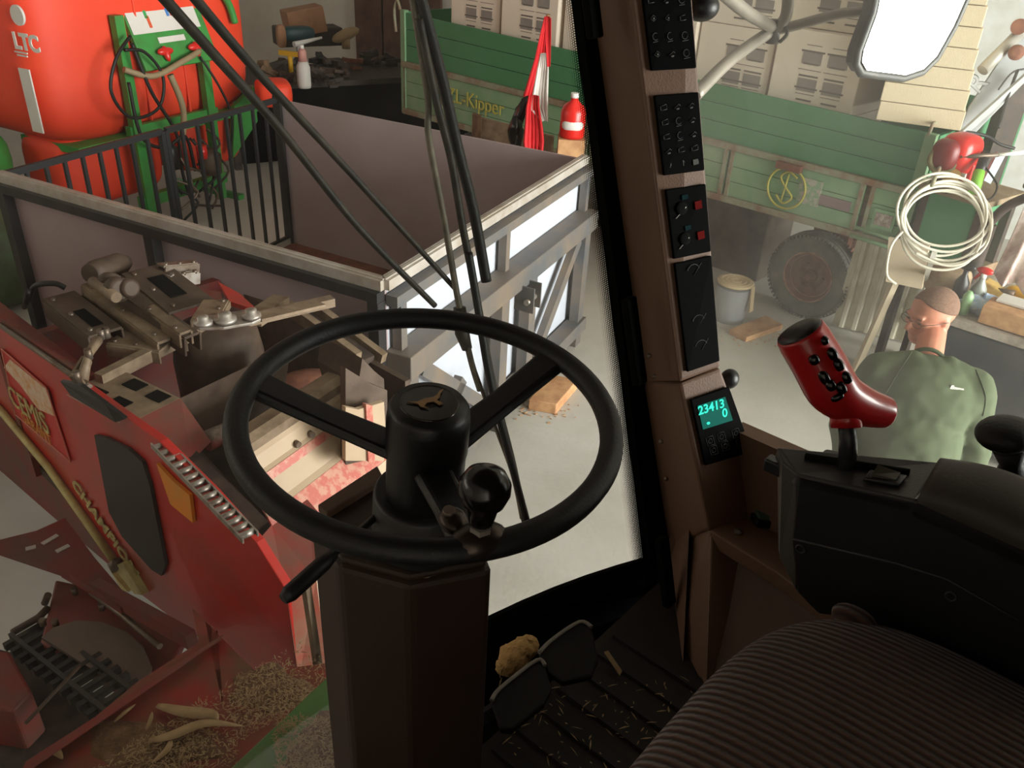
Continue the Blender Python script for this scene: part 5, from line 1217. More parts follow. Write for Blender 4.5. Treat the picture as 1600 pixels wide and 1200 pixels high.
# frit dot band along its right edge
def band(name, innerpx, outerpx, m_, off, pitch=.0042):
    n_ = 60; me = bpy.data.meshes.new(name); vs = []; uvs = []; L = 0; prev = None
    for i in range(n_ + 1):
        t_ = i / n_; a_ = W(innerpx[0][0] + (innerpx[1][0] - innerpx[0][0]) * t_, innerpx[0][1] + (innerpx[1][1] - innerpx[0][1]) * t_, off)
        b_ = W(outerpx[0][0] + (outerpx[1][0] - outerpx[0][0]) * t_, outerpx[0][1] + (outerpx[1][1] - outerpx[0][1]) * t_, off)
        if prev is not None: L += (a_ - prev).length
        prev = a_; vs += [a_, b_]; uvs += [(L / pitch, 0), (L / pitch, (b_ - a_).length / pitch)]
    fs = [(2 * i, 2 * i + 1, 2 * i + 3, 2 * i + 2) for i in range(n_)]
    me.from_pydata([tuple(v) for v in vs], [], fs); uvl = me.uv_layers.new(name='UVMap')
    for p in me.polygons:
        for li in p.loop_indices: uvl.data[li].uv = uvs[me.loops[li].vertex_index]
    me.materials.append(m_); ob_ = bpy.data.objects.new(name, me); col.objects.link(ob_); return ob_
ob_ = band('trim_2', ((872, -40), (990, 925)), ((894, -40), (1013, 925)), fritm, .004)
struct(ob_, 'printed black dots along the windscreen edge')
# black rubber seal at the right of windscreen
def ribbon(name, inner, outer, m_, off, th=.02, n_=40):
    mb = MB(); ins = smoothpath([V((a, b, 0)) for a, b in inner], 12); ous = smoothpath([V((a, b, 0)) for a, b in outer], 12); vs = []
    k = len(ins)
    for i in range(k): vs += [W(ins[i].x, ins[i].y, off), W(ous[i].x, ous[i].y, off), W(ous[i].x, ous[i].y, off) - FV * th, W(ins[i].x, ins[i].y, off) - FV * th]
    mb.add(vs, [(4 * i + j, 4 * i + (j + 1) % 4, 4 * i + 4 + (j + 1) % 4, 4 * i + 4 + j) for i in range(k - 1) for j in range(4)]); return mb.build(name, m_)
struct(ribbon('trim_3', [(884, -60), (950, 440), (1012, 925), (1014, 945)], [(930, -60), (995, 440), (1062, 950), (1068, 990)], blackm, .0), 'black rubber seal at the right edge of the windscreen')
struct(ribbon('trim_4', [(1020, 922), (960, 932), (900, 948), (830, 975), (762, 1012), (700, 1060), (650, 1150)], [(1060, 1100), (990, 1100), (935, 1115), (875, 1145), (805, 1180), (735, 1230), (690, 1300)], blackm, .0, .015), 'black rubber seal below the windscreen')
# front firewall below windscreen
mb = MB(); vs = []
for k in range(21):
    r_ = -.28 + 1.6 * k / 20; f_ = WSf(r_, 1.62) + .015
    dz_ = .24 * min(1, max(0, (.74 - r_) / .14))
    vs += [cw(r_, f_, 1.67 + .03 * (1 - ((r_ - .55) / .8) ** 2) - dz_), cw(r_, f_ - .01, 1.56 - dz_), cw(r_, .6, 1.56 - dz_)]
mb.add(vs, [(3 * k + j, 3 * k + 3 + j, 3 * k + 4 + j, 3 * k + 1 + j) for k in range(20) for j in range(2)])
struct(mb.build('baseboard_front', blackm, solid=.01), 'dark kick plate below the windscreen')
# side window pane, sill and wall
struct(MB().hexa([cw(1.37, -.45, 2.05), cw(1.37, .74, 2.05), cw(1.375, .74, 2.05), cw(1.375, -.45, 2.07), cw(1.42, -.45, 3.27), cw(1.42, 1.0, 3.27), cw(1.425, 1.0, 3.27), cw(1.425, -.45, 3.27)]).build('window_2', glass_side), 'dusty right side window')
struct(MB().hexa([cw(1.33, -1.0, ZFL), cw(1.33, .66, ZFL), cw(1.37, .66, ZFL), cw(1.37, -1.0, ZFL), cw(1.33, -1.0, 2.07), cw(1.33, .55, 2.07), cw(1.37, .55, 2.07), cw(1.37, -1.0, 2.07)]).build('wall_cab_side', tan), 'tan side wall below the right window')
# shelf along the right side wall
sh_pts = [cw(1.33, .5, 1.89), P(1108, 828, z=1.89), P(1216, 895, z=1.89), cw(1.08, -.3, 1.89), cw(1.33, -.3, 1.89)]
struct(MB().prism(sh_pts, -Z * .035).build('trim_5', tan, bevel=.004), 'tan shelf beside the seat')
sh_low = [P(1113, 838, z=1.85), P(1216, 905, z=1.85), cw(1.10, -.3, 1.85), cw(1.33, -.3, 1.85), cw(1.33, .45, 1.85)]
sh_bot = [P(1100, 1075, z=ZFL), P(1180, 1130, z=ZFL), cw(1.0, -.3, ZFL), cw(1.33, -.3, ZFL), cw(1.33, .42, ZFL)]
mb = MB(); mb.add(sh_low + sh_bot, [(0, 1, 6, 5), (1, 2, 7, 6), (2, 3, 8, 7), (3, 4, 9, 8), (4, 0, 5, 9), (0, 4, 3, 2, 1)])
struct(mb.build('trim_6', tan2, bevel=.003), 'tan side console below the shelf')
sc_ = MB()
for q_ in ((1154, 831, 1.893),): sc_.ell(P(q_[0], q_[1], z=q_[2]), RV * .009, FV * .009, Z * .004, 12, 6)
for (px, py) in ((1153, 872), (1285, 955)): pass
struct(sc_.build('trim_7', steel), 'shelf screw')

# corner post with instrument panels
cp = thing('corner_post_console', 'tan right cab pillar with black instrument panels and a green display', 'instrument pillar', cw(1.28, .55, ZFL))
seal = [W(915, -60, -.02), W(1052, 960, -.02)]
mid_t, mid_m, mid_b = P(976, -70, r=1.235), P(1062, 597, r=1.235), P(1108, 828, z=1.89)
rig_t, rig_m, rig_b = P(1078, -70, r=1.32), P(1127, 574, r=1.32), P(1208, 800, z=1.89)
bk_t, bk_m, bk_b = rig_t + cw(.03, .12, 0), rig_m + cw(.03, .12, 0), rig_b + cw(.0, .08, 0)
sl_t, sl_m = W(915, -60, -.015), W(1006, 600, -.015); sl_b = W(1045, 860, -.015)
mb = MB(); mb.hexa([sl_m, mid_m, rig_m, bk_m, sl_t, mid_t, rig_t, bk_t]); mb.build('upper_pillar', tan, cp, bevel=.006)
mb = MB(); mb.hexa([sl_b, mid_b, rig_b, bk_b, sl_m - Z * .002, mid_m - Z * .002, rig_m - Z * .002, bk_m - Z * .002]); mb.build('lower_pillar', tan, cp, bevel=.006)
fl0, fl1 = P(1062, 1000, z=ZFL), P(1104, 1085, z=ZFL)
mb = MB(); mb.hexa([fl0, fl1, cw(1.3, .45, ZFL), cw(1.3, .6, ZFL), W(1045, 858, -.015), P(1111, 832, z=1.885), cw(1.32, .45, 1.885), cw(1.32, .6, 1.885)]); mb.build('pillar_foot', tan, cp, bevel=.004)
# panels: bilinear on display face
def face(a, b, top=True):   # a: 0..1 across, b: 0 top..1 bottom
    if top: return (mid_t.lerp(mid_m, b)).lerp(rig_t.lerp(rig_m, b), a)
    return (mid_m.lerp(mid_b, b)).lerp(rig_m.lerp(rig_b, b), a)
nface = (rig_m - mid_m).cross(mid_t - mid_m).normalized()
if nface.dot(EYE - mid_m) < 0: nface = -nface
nf2 = (rig_b - mid_b).cross(mid_m - mid_b).normalized()
if nf2.dot(EYE - mid_b) < 0: nf2 = -nf2
def panelq(a0, a1, b0, b1, m_, nm, par, off, th=.006, top=True, bev=.002):
    nn = nface if top else nf2
    q = [face(a0, b1, top), face(a1, b1, top), face(a1, b0, top), face(a0, b0, top)]
    return MB().prism([p + nn * off for p in q], nn * th).build(nm, m_, par, bevel=bev)
def yb(y): return (y + 70) / 667.0
pan = []
for y0, y1 in ((-60, 92), (128, 250), (272, 385), (392, 582)):
    pan.append(panelq(.16, .93, yb(y0), yb(y1), panelb, 'instrument_panel', cp, .001))
ddx = (rig_m - mid_m).normalized(); ddy = (mid_t - mid_m).normalized()
random.seed(4)
for ip, (y0, y1, rws) in enumerate(((-20, 82, 4), (136, 246, 5))):
    for r_ in range(rws):
        for c_ in range(3):
            if ip == 1 and r_ == 4:
                if c_ < 2: text('panel_letter', 'AM'[c_], face(.28 + .24 * c_, yb(y0 + (r_ + .5) * (y1 - y0) / rws)) + nface * .0075, ddx, ddy, .014, symb, pan[ip], .0003)
                else: MB().box(face(.77, yb(y0 + (r_ + .5) * (y1 - y0) / rws)) + nface * .0075, ddx * .011, ddy * .009, nface * .0006).build('panel_symbol', symb, pan[ip])
                continue
            c0 = face(.29 + .24 * c_, yb(y0 + (r_ + .5) * (y1 - y0) / rws)) + nface * .0078
            mb = MB(); k_ = random.randint(0, 3)
            if k_ == 0: mb.torus(c0, nface, .0055, .0005, 20, 4); mb.box(c0 - ddy * .008, ddx * .012, ddy * .0008, nface * .0006)
            elif k_ == 1:
                for s0, s1 in (((-1, -1), (1, -1)), ((1, -1), (1, 1)), ((1, 1), (-1, .6)), ((-1, .6), (-1, -1))): mb.tube([c0 + ddx * .006 * s0[0] + ddy * .004 * s0[1], c0 + ddx * .006 * s1[0] + ddy * .004 * s1[1]], .0005, 4)
            elif k_ == 2: mb.tube([c0 - ddx * .006 - ddy * .002, c0 + ddx * .003 + ddy * .003, c0 + ddx * .006], .0007, 4); mb.ell(c0 - ddy * .004, ddx * .004, ddy * .0015, nface * .0006, 8, 4)
            else: mb.tube([c0 - ddx * .006, c0 + ddy * .005, c0 + ddx * .006, c0 - ddy * .004, c0 - ddx * .006], .0006, 4); mb.ell(c0, ddx * .002, ddy * .002, nface * .0006, 8, 4)
            mb.build('panel_symbol', symb, pan[ip])
for y_ in (300, 350):
    MB().ell(face(.42, yb(y_ + 5)) + nface * .008, ddx * .012, ddy * .012, nface * .002, 20, 6).build('gauge_dial', blackm, pan[2])
    MB().tube([face(.28, yb(y_ + 20)) + nface * .0085, face(.5, yb(y_ + 4)) + nface * .0085], .0008, 5).build('gauge_needle', white, pan[2])
    MB().box(face(.74, yb(y_ + 4)) + nface * .0075, ddx * .014, ddy * .014, nface * .003).build('warning_lamp', mat('dim_red_lamp', (92, 14, 12), .8, spec=.05), pan[2])
    MB().box(face(.5, yb(y_ - 12)) + nface * .0075, ddx * .012, ddy * .008, nface * .002).build('indicator_lamp', mat('dim_teal_lamp', (12, 36, 40), .8, spec=.05), pan[2])
for y_ in (412, 500, 545):
    MB().tube(arcpts(face(.52, yb(y_)) + nface * .008, ddx, ddy, .013, .3, 2.8, 10), .0008, 5).tube([face(.52, yb(y_ + 6)) + nface * .008, face(.7, yb(y_ - 12)) + nface * .008], .0006, 4).build('gauge_dial', symb, pan[3])
tm = panelq(.12, .98, .12, .56, panelb, 'display_housing', cp, .001, .006, top=False)
lcd = panelq(.22, .82, .17, .325, lcdbg, 'lcd_screen', tm, .0072, .001, top=False, bev=0)
lx_ = (rig_m - mid_m).normalized(); lx2 = (face(.9, .25, False) - face(.1, .25, False)).normalized(); ly2 = (face(.5, .1, False) - face(.5, .5, False)).normalized()
text('lcd_digits', '23413', face(.76, .205, False) + nf2 * .0092, lx2, ly2, .024, lcdfg, lcd, .0003, 'RIGHT', bold=.0004)
text('lcd_digits', '0', face(.76, .265, False) + nf2 * .0092, lx2, ly2, .024, lcdfg, lcd, .0003, 'RIGHT', bold=.0004)
MB().ell(face(.34, .295, False) + nf2 * .009, lx2 * .004, ly2 * .003, nf2 * .0005, 8, 4).build('lcd_icon', lcdfg, lcd)
for (a, b) in ((.3, .41), (.52, .405), (.32, .475), (.54, .47), (.8, .41), (.82, .48)):
    c0 = face(a, b, False) + nf2 * .008; mb = MB()
    for s0, s1 in (((-1, -1), (1, -1)), ((1, -1), (1, 1)), ((1, 1), (-1, 1)), ((-1, 1), (-1, -1))): mb.tube([c0 + lx2 * .008 * s0[0] + ly2 * .009 * s0[1], c0 + lx2 * .008 * s1[0] + ly2 * .009 * s1[1]], .0004, 4)
    mb.torus(c0, nf2, .0045, .0005, 14, 4); mb.build('display_key', symb, tm)
# black clips and knobs on the post
for (x0, y0, x1, y1) in ((920, -20, 930, 60), (982, 465, 1000, 600), (1034, 840, 1046, 945)):
    a, b = P(x0, y0, r=1.22), P(x1, y1, r=1.22); MB().bar(a, b, .018, .03, RV).build('black_handle_clip', blackm, cp, bevel=.004)
MB().ell(P(1140, 592, r=1.36), RV * .02, FV * .018, Z * .02, 18, 12).tube([P(1140, 592, r=1.36), P(1125, 592, r=1.34)], .008, 8).build('black_knob', blackp, cp)
MB().ell(P(1096, 10, r=1.36), RV * .03, FV * .03, Z * .024, 18, 12).tube([P(1096, 5, r=1.36), P(1080, 0, r=1.34)], .01, 8).build('black_knob', blackp, cp)
for (px, py, r_) in ((1014, 556, 1.225), (1022, 588, 1.225), (1033, 690, 1.225), (1041, 748, 1.225)):
    MB().ell(P(px, py, r=r_), RV * .005, FV * .005, Z * .005, 10, 6).build('screw_head', steel, cp)
rs = MB().box(P(1185, 797, z=1.9), (P(1203, 822, z=1.9) - P(1170, 775, z=1.9)) * 1.0, (P(1205, 790, z=1.9) - P(1165, 785, z=1.9)).normalized() * .05, Z * .02).build('rocker_switch_housing', blackp, cp, bevel=.003)
MB().box(P(1187, 795, z=1.915), (P(1200, 815, z=1.915) - P(1176, 780, z=1.915)) * .8, (P(1205, 790, z=1.9) - P(1165, 785, z=1.9)).normalized() * .025, Z * .01).build('rocker_switch', mat('greenish_rocker', (74, 92, 76), .4), rs)

# body of the harvester behind the cab (outside the picture)
cb_ = thing('harvester_body', 'green body of the harvester behind the cab', 'harvester', cw(.55, -3.6, 0))
MB().box(cw(.55, -3.6, 2.3), RV * 2.2, FV * 4.9, Z * 2.8).build('engine_hood', mgreen, cb_, bevel=.05)
for r_, f_, R2 in ((-.75, -1.0, .9), (1.95, -1.0, .9), (-.4, -5.0, .55), (1.6, -5.0, .55)):
    MB().lathe(cw(r_, f_, R2) - RV * .28, RV, [(R2 * .55, 0), (R2 * .95, .02), (R2, .1), (R2, .46), (R2 * .95, .54), (R2 * .55, .56)], 40).build('wheel', tyre, cb_)

# ================================================================== STEERING COLUMN
wc = cw(.547, .578, 2.441)
wn = (RV * -.025 + FV * -.099 + Z * .995).normalized()
stc = thing('steering_column', 'brown steering column cover with black collar in front of the seat', 'steering column', cw(.57, .66, ZFL))
colp = [(.493, .554), (.454, .641), (.480, .73), (.60, .735), (.655, .62), (.582, .503)]
MB().prism([cw(a, b, ZFL) for a, b in colp], Z * (2.235 - ZFL)).build('column_cover', brownp, stc, bevel=.008)
MB().prism([cw(.544 + (a - .544) * .94, .62 + (b - .62) * .94, 2.235) for a, b in colp], Z * .012).build('column_cap', brownp, stc, bevel=.005)
lid = [P(497, 800, z=2.25), P(512, 812, z=2.25), P(600, 757, z=2.25), P(590, 738, z=2.25)]
MB().prism(lid, Z * .012).build('cap_plate', tan2, stc, bevel=.002)
MB().lathe(wc - wn * .205, wn, [(.06, 0), (.062, .03), (.0605, .085), (.057, .09), (.052, .088)], 40).build('lower_collar', greyp, stc)
MB().ell(P(668, 888, z=2.236), RV * .018, FV * .014, Z * .01, 20, 8).build('cream_indicator', mat('cream_light', (220, 200, 160), .4), stc)
for (px, py) in ((541, 1085), (566, 1150)): MB().ell(P(px, py, z=1.9 if py < 1100 else 1.83), RV * .006, FV * .006, Z * .006, 10, 6).build('cover_screw', steel, stc)
lvr = MB().tube([P(605, 792, t=1.02), P(515, 870, t=.93)], .0045, 10).build('indicator_stalk', blackp, stc)
MB().tube([P(520, 866, t=.935), P(505, 880, t=.92), P(452, 928, t=.88), P(442, 937, t=.875)], [.007, .0095, .0095, .006], 12).build('stalk_grip', blackr, lvr)
sw_ = thing('steering_wheel', 'black three-spoke steering wheel with a leaping deer badge', 'steering wheel', wc - wn * .1)
RIM = MB().torus(wc, wn, .2065, .0135, 96, 14).build('rim', blackr, sw_)
def wpl(px, py, off=0): return PP(px, py, wc + wn * off, wn)
for (rx_, ry_, hx, hy) in ((403, 598, 606, 700), (862, 560, 722, 655), (742, 850, 678, 752)):
    a = wpl(rx_, ry_); h_ = PP(hx, hy, wc - wn * .055, wn)
    dr_ = (a - wc).normalized(); h_ = wc + dr_ * .035 - wn * .055
    pts = [h_, h_.lerp(a, .5) - wn * .004, a - wn * .002]; mb = MB()
    s_ = dr_.cross(wn).normalized(); vs = []
    for i, p in enumerate(pts):
        wd2 = (.024, .0205, .023)[i]; vs += [p - s_ * wd2 - wn * .006, p + s_ * wd2 - wn * .006, p + s_ * wd2 * .8 + wn * .006, p - s_ * wd2 * .8 + wn * .006]
    mb.add(vs, [(4 * i + j, 4 * i + (j + 1) % 4, 4 * i + 4 + (j + 1) % 4, 4 * i + 4 + j) for i in range(2) for j in range(4)] + [(0, 1, 2, 3), (8, 11, 10, 9)]); mb.build('spoke', blackp, sw_, bevel=.004)
hub = MB().lathe(wc - wn * .155, wn, [(.044, 0), (.046, .05), (.046, .1), (.0475, .105), (.0475, .15), (.046, .163), (.041, .17), (.0, .172)], 48, caps=False).build('hub', blackp, sw_)
bz = wc + wn * .0155
MB().torus(bz, wn, .032, .0016, 40, 6).build('badge_ring', mat('dark_chrome', (70, 66, 62), .2, .8), hub)
MB().lathe(bz - wn * .002, wn, [(.031, 0), (.031, .003)], 40).build('badge_disc', blackg, hub)
# leaping deer silhouette
bxv = (wpl(705, 628, .016) - wpl(640, 640, .016)).normalized(); byv = wn.cross(bxv).normalized()
if byv.dot(FV) < 0: byv = -byv
deer = [(-.025, .006), (-.013, .003), (-.004, .006), (.006, .006), (.012, .009), (.017, .015), (.023, .017), (.016, .009), (.014, .004), (.008, .0), (.013, -.008), (.008, -.01), (.004, -.002), (-.004, -.002), (-.009, -.007), (-.005, -.012), (-.013, -.007), (-.014, -.001)]
MB().prism([bz + wn * .002 + bxv * x_ + byv * y_ for x_, y_ in deer], wn * .0012).build('deer_badge', bronze, hub)
kn = thing('spinner_knob', 'glossy black ball knob clamped to the near steering wheel rim', 'knob', wpl(745, 850))
kb = wpl(748, 848)
cl_ = MB().ell(kb + wn * .002, bxv * .03, byv * .02, wn * .018, 20, 12).ell(wpl(708, 818) + wn * .004, bxv * .014, byv * .018, wn * .009, 16, 8).build('clamp', mat('worn_clamp', (70, 60, 54), .3, .7), kn)
MB().lathe(wpl(700, 816) + wn * .012, wn, [(.006, 0), (.006, .005)], 12).build('clamp_screw', steel, kn)
MB().lathe(kb + wn * .014, wn, [(.011, 0), (.011, .01)], 6, smooth=False).build('hex_nut', shiny, kn)
kd = (P(757, 768, t=.765) - kb); kL = kd.length; kd.normalize()
MB().lathe(kb, kd, [(.009, .012), (.013, .03), (.015, .04), (.02, kL - .012), (.0245, kL), (.024, kL + .01), (.018, kL + .02), (.009, kL + .025), (.0, kL + .0255)], 32, caps=False).build('ball', blackg, kn)

# ================================================================== CONTROL CONSOLE (armrest)
ac = thing('armrest_console', 'black armrest console with a slotted lever gate on the right of the seat', 'armrest', cw(1.0, .0, ZFL))
aw = .95
def ap(px, py, r=aw): return P(px, py, r=r)
sideq = [ap(1246, 742), ap(1430, 782), ap(1445, 790), ap(1610, 868), ap(1740, 950), ap(1740, 1260), ap(1480, 1060), ap(1335, 968), ap(1278, 960), ap(1244, 925), ap(1236, 840)]
mb = MB().prism(sideq, RV * .09); bodyc = mb.build('console_body', blackp, ac, bevel=.004)
q0_, q1_ = ap(1246, 742), ap(1430, 782)
f0, f1 = P(1214, 698, z=q0_.z + .004), P(1470, 722, z=q1_.z + .004)
mb = MB().hexa([q0_ - Z * .02, q1_ - Z * .02, f1 - Z * .02, f0 - Z * .02, q0_, q1_, f1, f0]); tpc = mb.build('top_plate', greyp, ac, bevel=.003)
nz0 = P(1208, 745, t=(q0_ - EYE).dot((ray(800, 600)).normalized()))
mb = MB().hexa([ap(1244, 925), ap(1244, 925) + RV * .06, P(1216, 860, r=1.0), P(1218, 870, r=.97), q0_, q0_ + RV * .05, f0, P(1222, 722, z=q0_.z)])
mb.build('front_nose', greyp, ac, bevel=.003)
def tpp(a, b): return q0_.lerp(q1_, a).lerp(f0.lerp(f1, a), b)
MB().tube([tpp(.16, .72) + Z * .0005, tpp(.86, .62) + Z * .0005], .0055, 10).build('lever_slot', blackm, tpc)
sb_ = MB().prism([tpp(.56, .18) + Z * .001, tpp(.84, .2) + Z * .001, tpp(.86, .46) + Z * .001, tpp(.6, .46) + Z * .001], Z * .006).build('switch_frame', blackp, tpc, bevel=.002)
MB().prism([tpp(.62, .26) + Z * .006, tpp(.8, .26) + Z * .004, tpp(.81, .42) + Z * .006, tpp(.64, .44) + Z * .012], Z * .005).build('rocker_switch', mat('olive_switch', (62, 60, 50), .35), sb_)
MB().tube([ap(1238, 842, .949), ap(1400, 880, .949), ap(1480, 905, .949), ap(1620, 985, .949)], .0016, 6).build('side_seam', greyp, bodyc)
for px, py in ((1251, 858), (1486, 932), (1265, 870)):
    if px != 1265: MB().torus(ap(px, py, .949), RV, .006, .0015, 20, 6).build('side_screw', greyp, bodyc)
# padded lid
pd0, pd1 = ap(1433, 785), ap(1700, 905)
pf0, pf1 = P(1468, 724, z=pd0.z + .015), P(1720, 800, z=pd1.z + .03)
pts = []
mb = MB()
def padf(u, v):
    a_ = pd0.lerp(pd1, u); b_ = pf0.lerp(pf1, u); p = a_.lerp(b_, v)
    return p + Z * (.016 * math.sin(math.pi * min(1, max(0, v))) ** .5 + .012 * math.sin(math.pi * min(1, u * 1.2 + .05)) ** 1 if 0 < v < 1 else 0)
mb.grid(padf, 20, 10)
mb.build('padded_lid', armgrey, ac, solid=.006)
MB().hexa([pd0 - Z * .02, pd1 - Z * .02, pf1 - Z * .03, pf0 - Z * .02, pd0 + Z * .004, pd1 + Z * .004, pf1 + Z * .0, pf0 + Z * .0]).build('lid_tray', blackp, ac)
MB().box(cw(1.0, -.12, 1.87), RV * .06, FV * .22, Z * .42).build('console_support', blackp, ac)
MB().box(P(1212, 728, r=.99), RV * .02, FV * .03, Z * .02).build('front_catch', blackp, ac, bevel=.003)
# hydrostatic lever
lv = thing('drive_lever', 'red multi-button drive lever rising from the armrest console slot', 'lever', tpp(.5, .66))
lb = tpp(.47, .66); lt_ = P(1322, 655, t=(lb - EYE).dot(ray(800, 600).normalized()) - .02)
MB().tube([lb - Z * .02, lb.lerp(lt_, .5) + V((0, .001, 0)), lt_], [.0125, .0115, .0105], 16).build('lever_stem', mat('stem_grey', (52, 52, 54), .35, .4), lv)
tl_ = (lt_ - EYE).dot(ray(800, 600).normalized())
def lp(px, py, d=0): return P(px, py, t=tl_ + d)
MB().tube([lp(1322, 668), lp(1321, 640)], [.0195, .0205], 20).build('handle_boot', redlever, lv)
h_a, h_b, h_c, h_d = lp(1249, 518, -.03), lp(1305, 612, -.008), lp(1322, 628, 0), lp(1386, 645, .02)
hb_ = MB(); pts = smoothpath([h_a, h_a.lerp(h_b, .5), h_b, h_c.lerp(h_d, .35), h_d], 6)
rr = []
for i in range(len(pts)):
    t_ = i / (len(pts) - 1); rr.append(.0315 if t_ < .08 else .032 + .002 * math.sin(t_ * 3) - .010 * max(0, t_ - .45) / .55 * 1.2)
for v_ in (0,): pass
vs0 = len(hb_.v); hb_.tube(pts, rr, 28)
o = hb_.build('handle_grip', redlever, lv, bevel=.003)
ax_ = (h_a - h_b).normalized()
MB().lathe(h_a - ax_ * .001, ax_, [(.029, 0), (.029, .003), (.02, .006), (.0, .0065)], 28, caps=False).build('handle_end_cap', blackp, lv)
vd = (EYE - h_b).normalized()
sd_ = ax_.cross(vd).normalized()
if sd_.dot(rt_ if False else V((1, 0, 0))) < 0: sd_ = -sd_
vd2 = sd_.cross(ax_).normalized()
if vd2.dot(vd) < 0: vd2 = -vd2
for (px, py, a_, b_) in ((1288, 532, .005, .006), (1300, 553, .006, .009), (1310, 570, .006, .009), (1272, 562, .006, .007), (1288, 590, .006, .011), (1298, 602, .006, .008), (1322, 590, .006, .009), (1314, 606, .006, .009), (1308, 620, .008, .005)):
    # find surface point of the grip under this pixel
    d_ = ray(px, py).normalized(); best = None
    for k in range(200):
        s_ = .75 + k * .003; p_ = EYE + d_ * s_
        dist_ = min((p_ - q_).length - r__ for q_, r__ in zip(pts, rr))
        if dist_ < 0.0005: best = p_; break
    if best is None: best = EYE + d_ * (h_b - EYE).length
    MB().ell(best, sd_ * a_ * 1.1, ax_ * b_, vd2 * .006, 16, 8, .8).build('handle_button', blackg, o if False else lv)
# black joystick at the frame edge
js = thing('black_joystick', 'black mushroom shaped joystick knob behind the armrest pad', 'joystick', P(1585, 745, t=1.12))
jp = [P(1578, 752, t=1.12), P(1580, 725, t=1.11), P(1576, 700, t=1.1)]
MB().tube(jp, [.022, .014, .02], 20).ell(P(1572, 678, t=1.09), rt_ if False else V((.036, 0, 0)), V((0, .034, 0)), V((.008, 0, .022)), 24, 14).build('joystick_knob', blackr, js)
MB().tube([P(1578, 752, t=1.12), P(1578, 780, t=1.12)], .02, 12).build('joystick_base', blackp, js)

# ================================================================== SEAT
st = thing('driver_seat', 'brown corduroy driver seat cushion at the bottom right', 'seat', cw(.6, -.1, ZFL))
mb = MB().ell(cw(.60, -.055, 2.105), RV * .36, FV * .315, Z * .10, 56, 24, .62)
mb.ell(cw(.60, -.055, 2.105), RV * .36, FV * .315, Z * .10, 4, 3, .62) if False else None
mb.build('seat_cushion', cord, st)
MB().ell(P(1335, 968, z=2.16), RV * .02, FV * .03, Z * .016, 16, 10).build('cushion_tab', cord, st)
MB().box(cw(.6, -.08, 1.82), RV * .4, FV * .4, Z * .32).build('seat_base', blackp, st, bevel=.02)
MB().ell(cw(.6, -.5, 2.5), RV * .27, FV * .09, Z * .42, 40, 20, .6).build('seat_backrest', cord, st)

# ================================================================== PEDALS and bits on the cab floor
pdl = thing('brake_pedal_pair', 'pair of dark rubber brake pedals on the cab floor right of the column', 'pedals', P(860, 1060, z=ZFL))
for k, (q4) in enumerate(([(768, 1095), (782, 1075), (838, 1032), (852, 1040), (862, 1075), (850, 1100), (800, 1140), (782, 1138)], [(842, 1020), (862, 1000), (905, 972), (925, 980), (935, 1030), (925, 1055), (880, 1065), (858, 1050)])):
    pl_ = MB().prism([P(px, py, z=1.78) for px, py in q4], -Z * .015).build('pedal_pad', mat('pedal_rubber', (22, 19, 17), .7, spec=.2), pdl, bevel=.004)
    edge = [P(px, py, z=1.782) for px, py in q4[:4]]
    MB().tube(smoothpath(edge, 4), .004, 6).build('pedal_edge', mat('pedal_edge', (120, 112, 104), .5), pl_)
    a = P(q4[0][0] + 40, q4[0][1] - 10, z=1.77); MB().bar(a, cw(.75 + .14 * k, .66, ZFL), .025, .02).build('pedal_arm', blackp, pdl)
mb = MB().ell(P(805, 1025, z=1.72), RV * .035, FV * .03, Z * .022, 24, 14).ell(P(822, 1012, z=1.73), RV * .026, FV * .024, Z * .02, 24, 14).ell(P(792, 1040, z=1.715), RV * .02, FV * .02, Z * .018, 20, 10)
for v in mb.v: v += V((mnoise.noise(v * 120), mnoise.noise(v * 120 + V((7, 0, 0))), mnoise.noise(v * 120 + V((0, 7, 0))))) * .006
mb.tube([P(812, 1025, z=1.71), P(812, 1025, z=1.71) * 1 - Z * .05], .015, 8)
tag(mb.build('tan_sponge', fluff), 'fluffy tan sponge wedged against the bottom of the windscreen', 'sponge')
o = MB().prism([P(944, 1020, z=1.69), P(950, 1018, z=1.69), P(972, 1050, z=1.67), P(968, 1056, z=1.67)], Z * .003).build('pale_twig', straw)
tag(o, 'pale straw piece on the cab floor right of the pedals', 'straw')
mb = MB(); random.seed(31)
for k in range(120):
    chip(P(random.uniform(780, 1080), random.uniform(1060, 1200), z=ZFL + .012), random.choice((.006, .01, .02)), random.uniform(.0006, .0016))
tag(mb.build('floor_litter', straw), 'small straw bits littering the cab floor mat', 'litter', kind='stuff')

# ================================================================== WIPERS (outside the windscreen)
def wpath(pts, off): return smoothpath([W(a, b, off) for a, b in pts], 8)
w1 = thing('wiper_linkage', 'pair of dusty black parallel wiper links sloping down to the pivot', 'wiper', W(725, 490, .05))
MB().tube(wpath([(232, -30), (330, 80), (440, 205), (560, 355), (680, 478)], .06), [.0085 - .0001 * i for i in range(33)], 8).build('outer_link', mat('wiper_dark', (34, 31, 27), .6, dirt=(70, 62, 50), amt=.4, scale=20), w1)
MB().tube(wpath([(290, -20), (400, 110), (520, 240), (620, 350), (712, 452)], .055), [.0078 - .0001 * i for i in range(33)], 8).build('inner_link', mat('wiper_dark', (34, 31, 27)), w1)
w2 = thing('windscreen_wiper', 'dusty grey wiper arm running down the middle of the windscreen', 'wiper', W(735, 520, .045))
MB().tube(wpath([(640, -30), (668, 150), (670, 215), (695, 350), (716, 470), (735, 560), (750, 610)], .045), [.006] * 49, 8).build('arm_strip', mat('wiper_dust', (104, 98, 86), .6, dirt=(140, 130, 112), amt=.4, scale=20), w2)
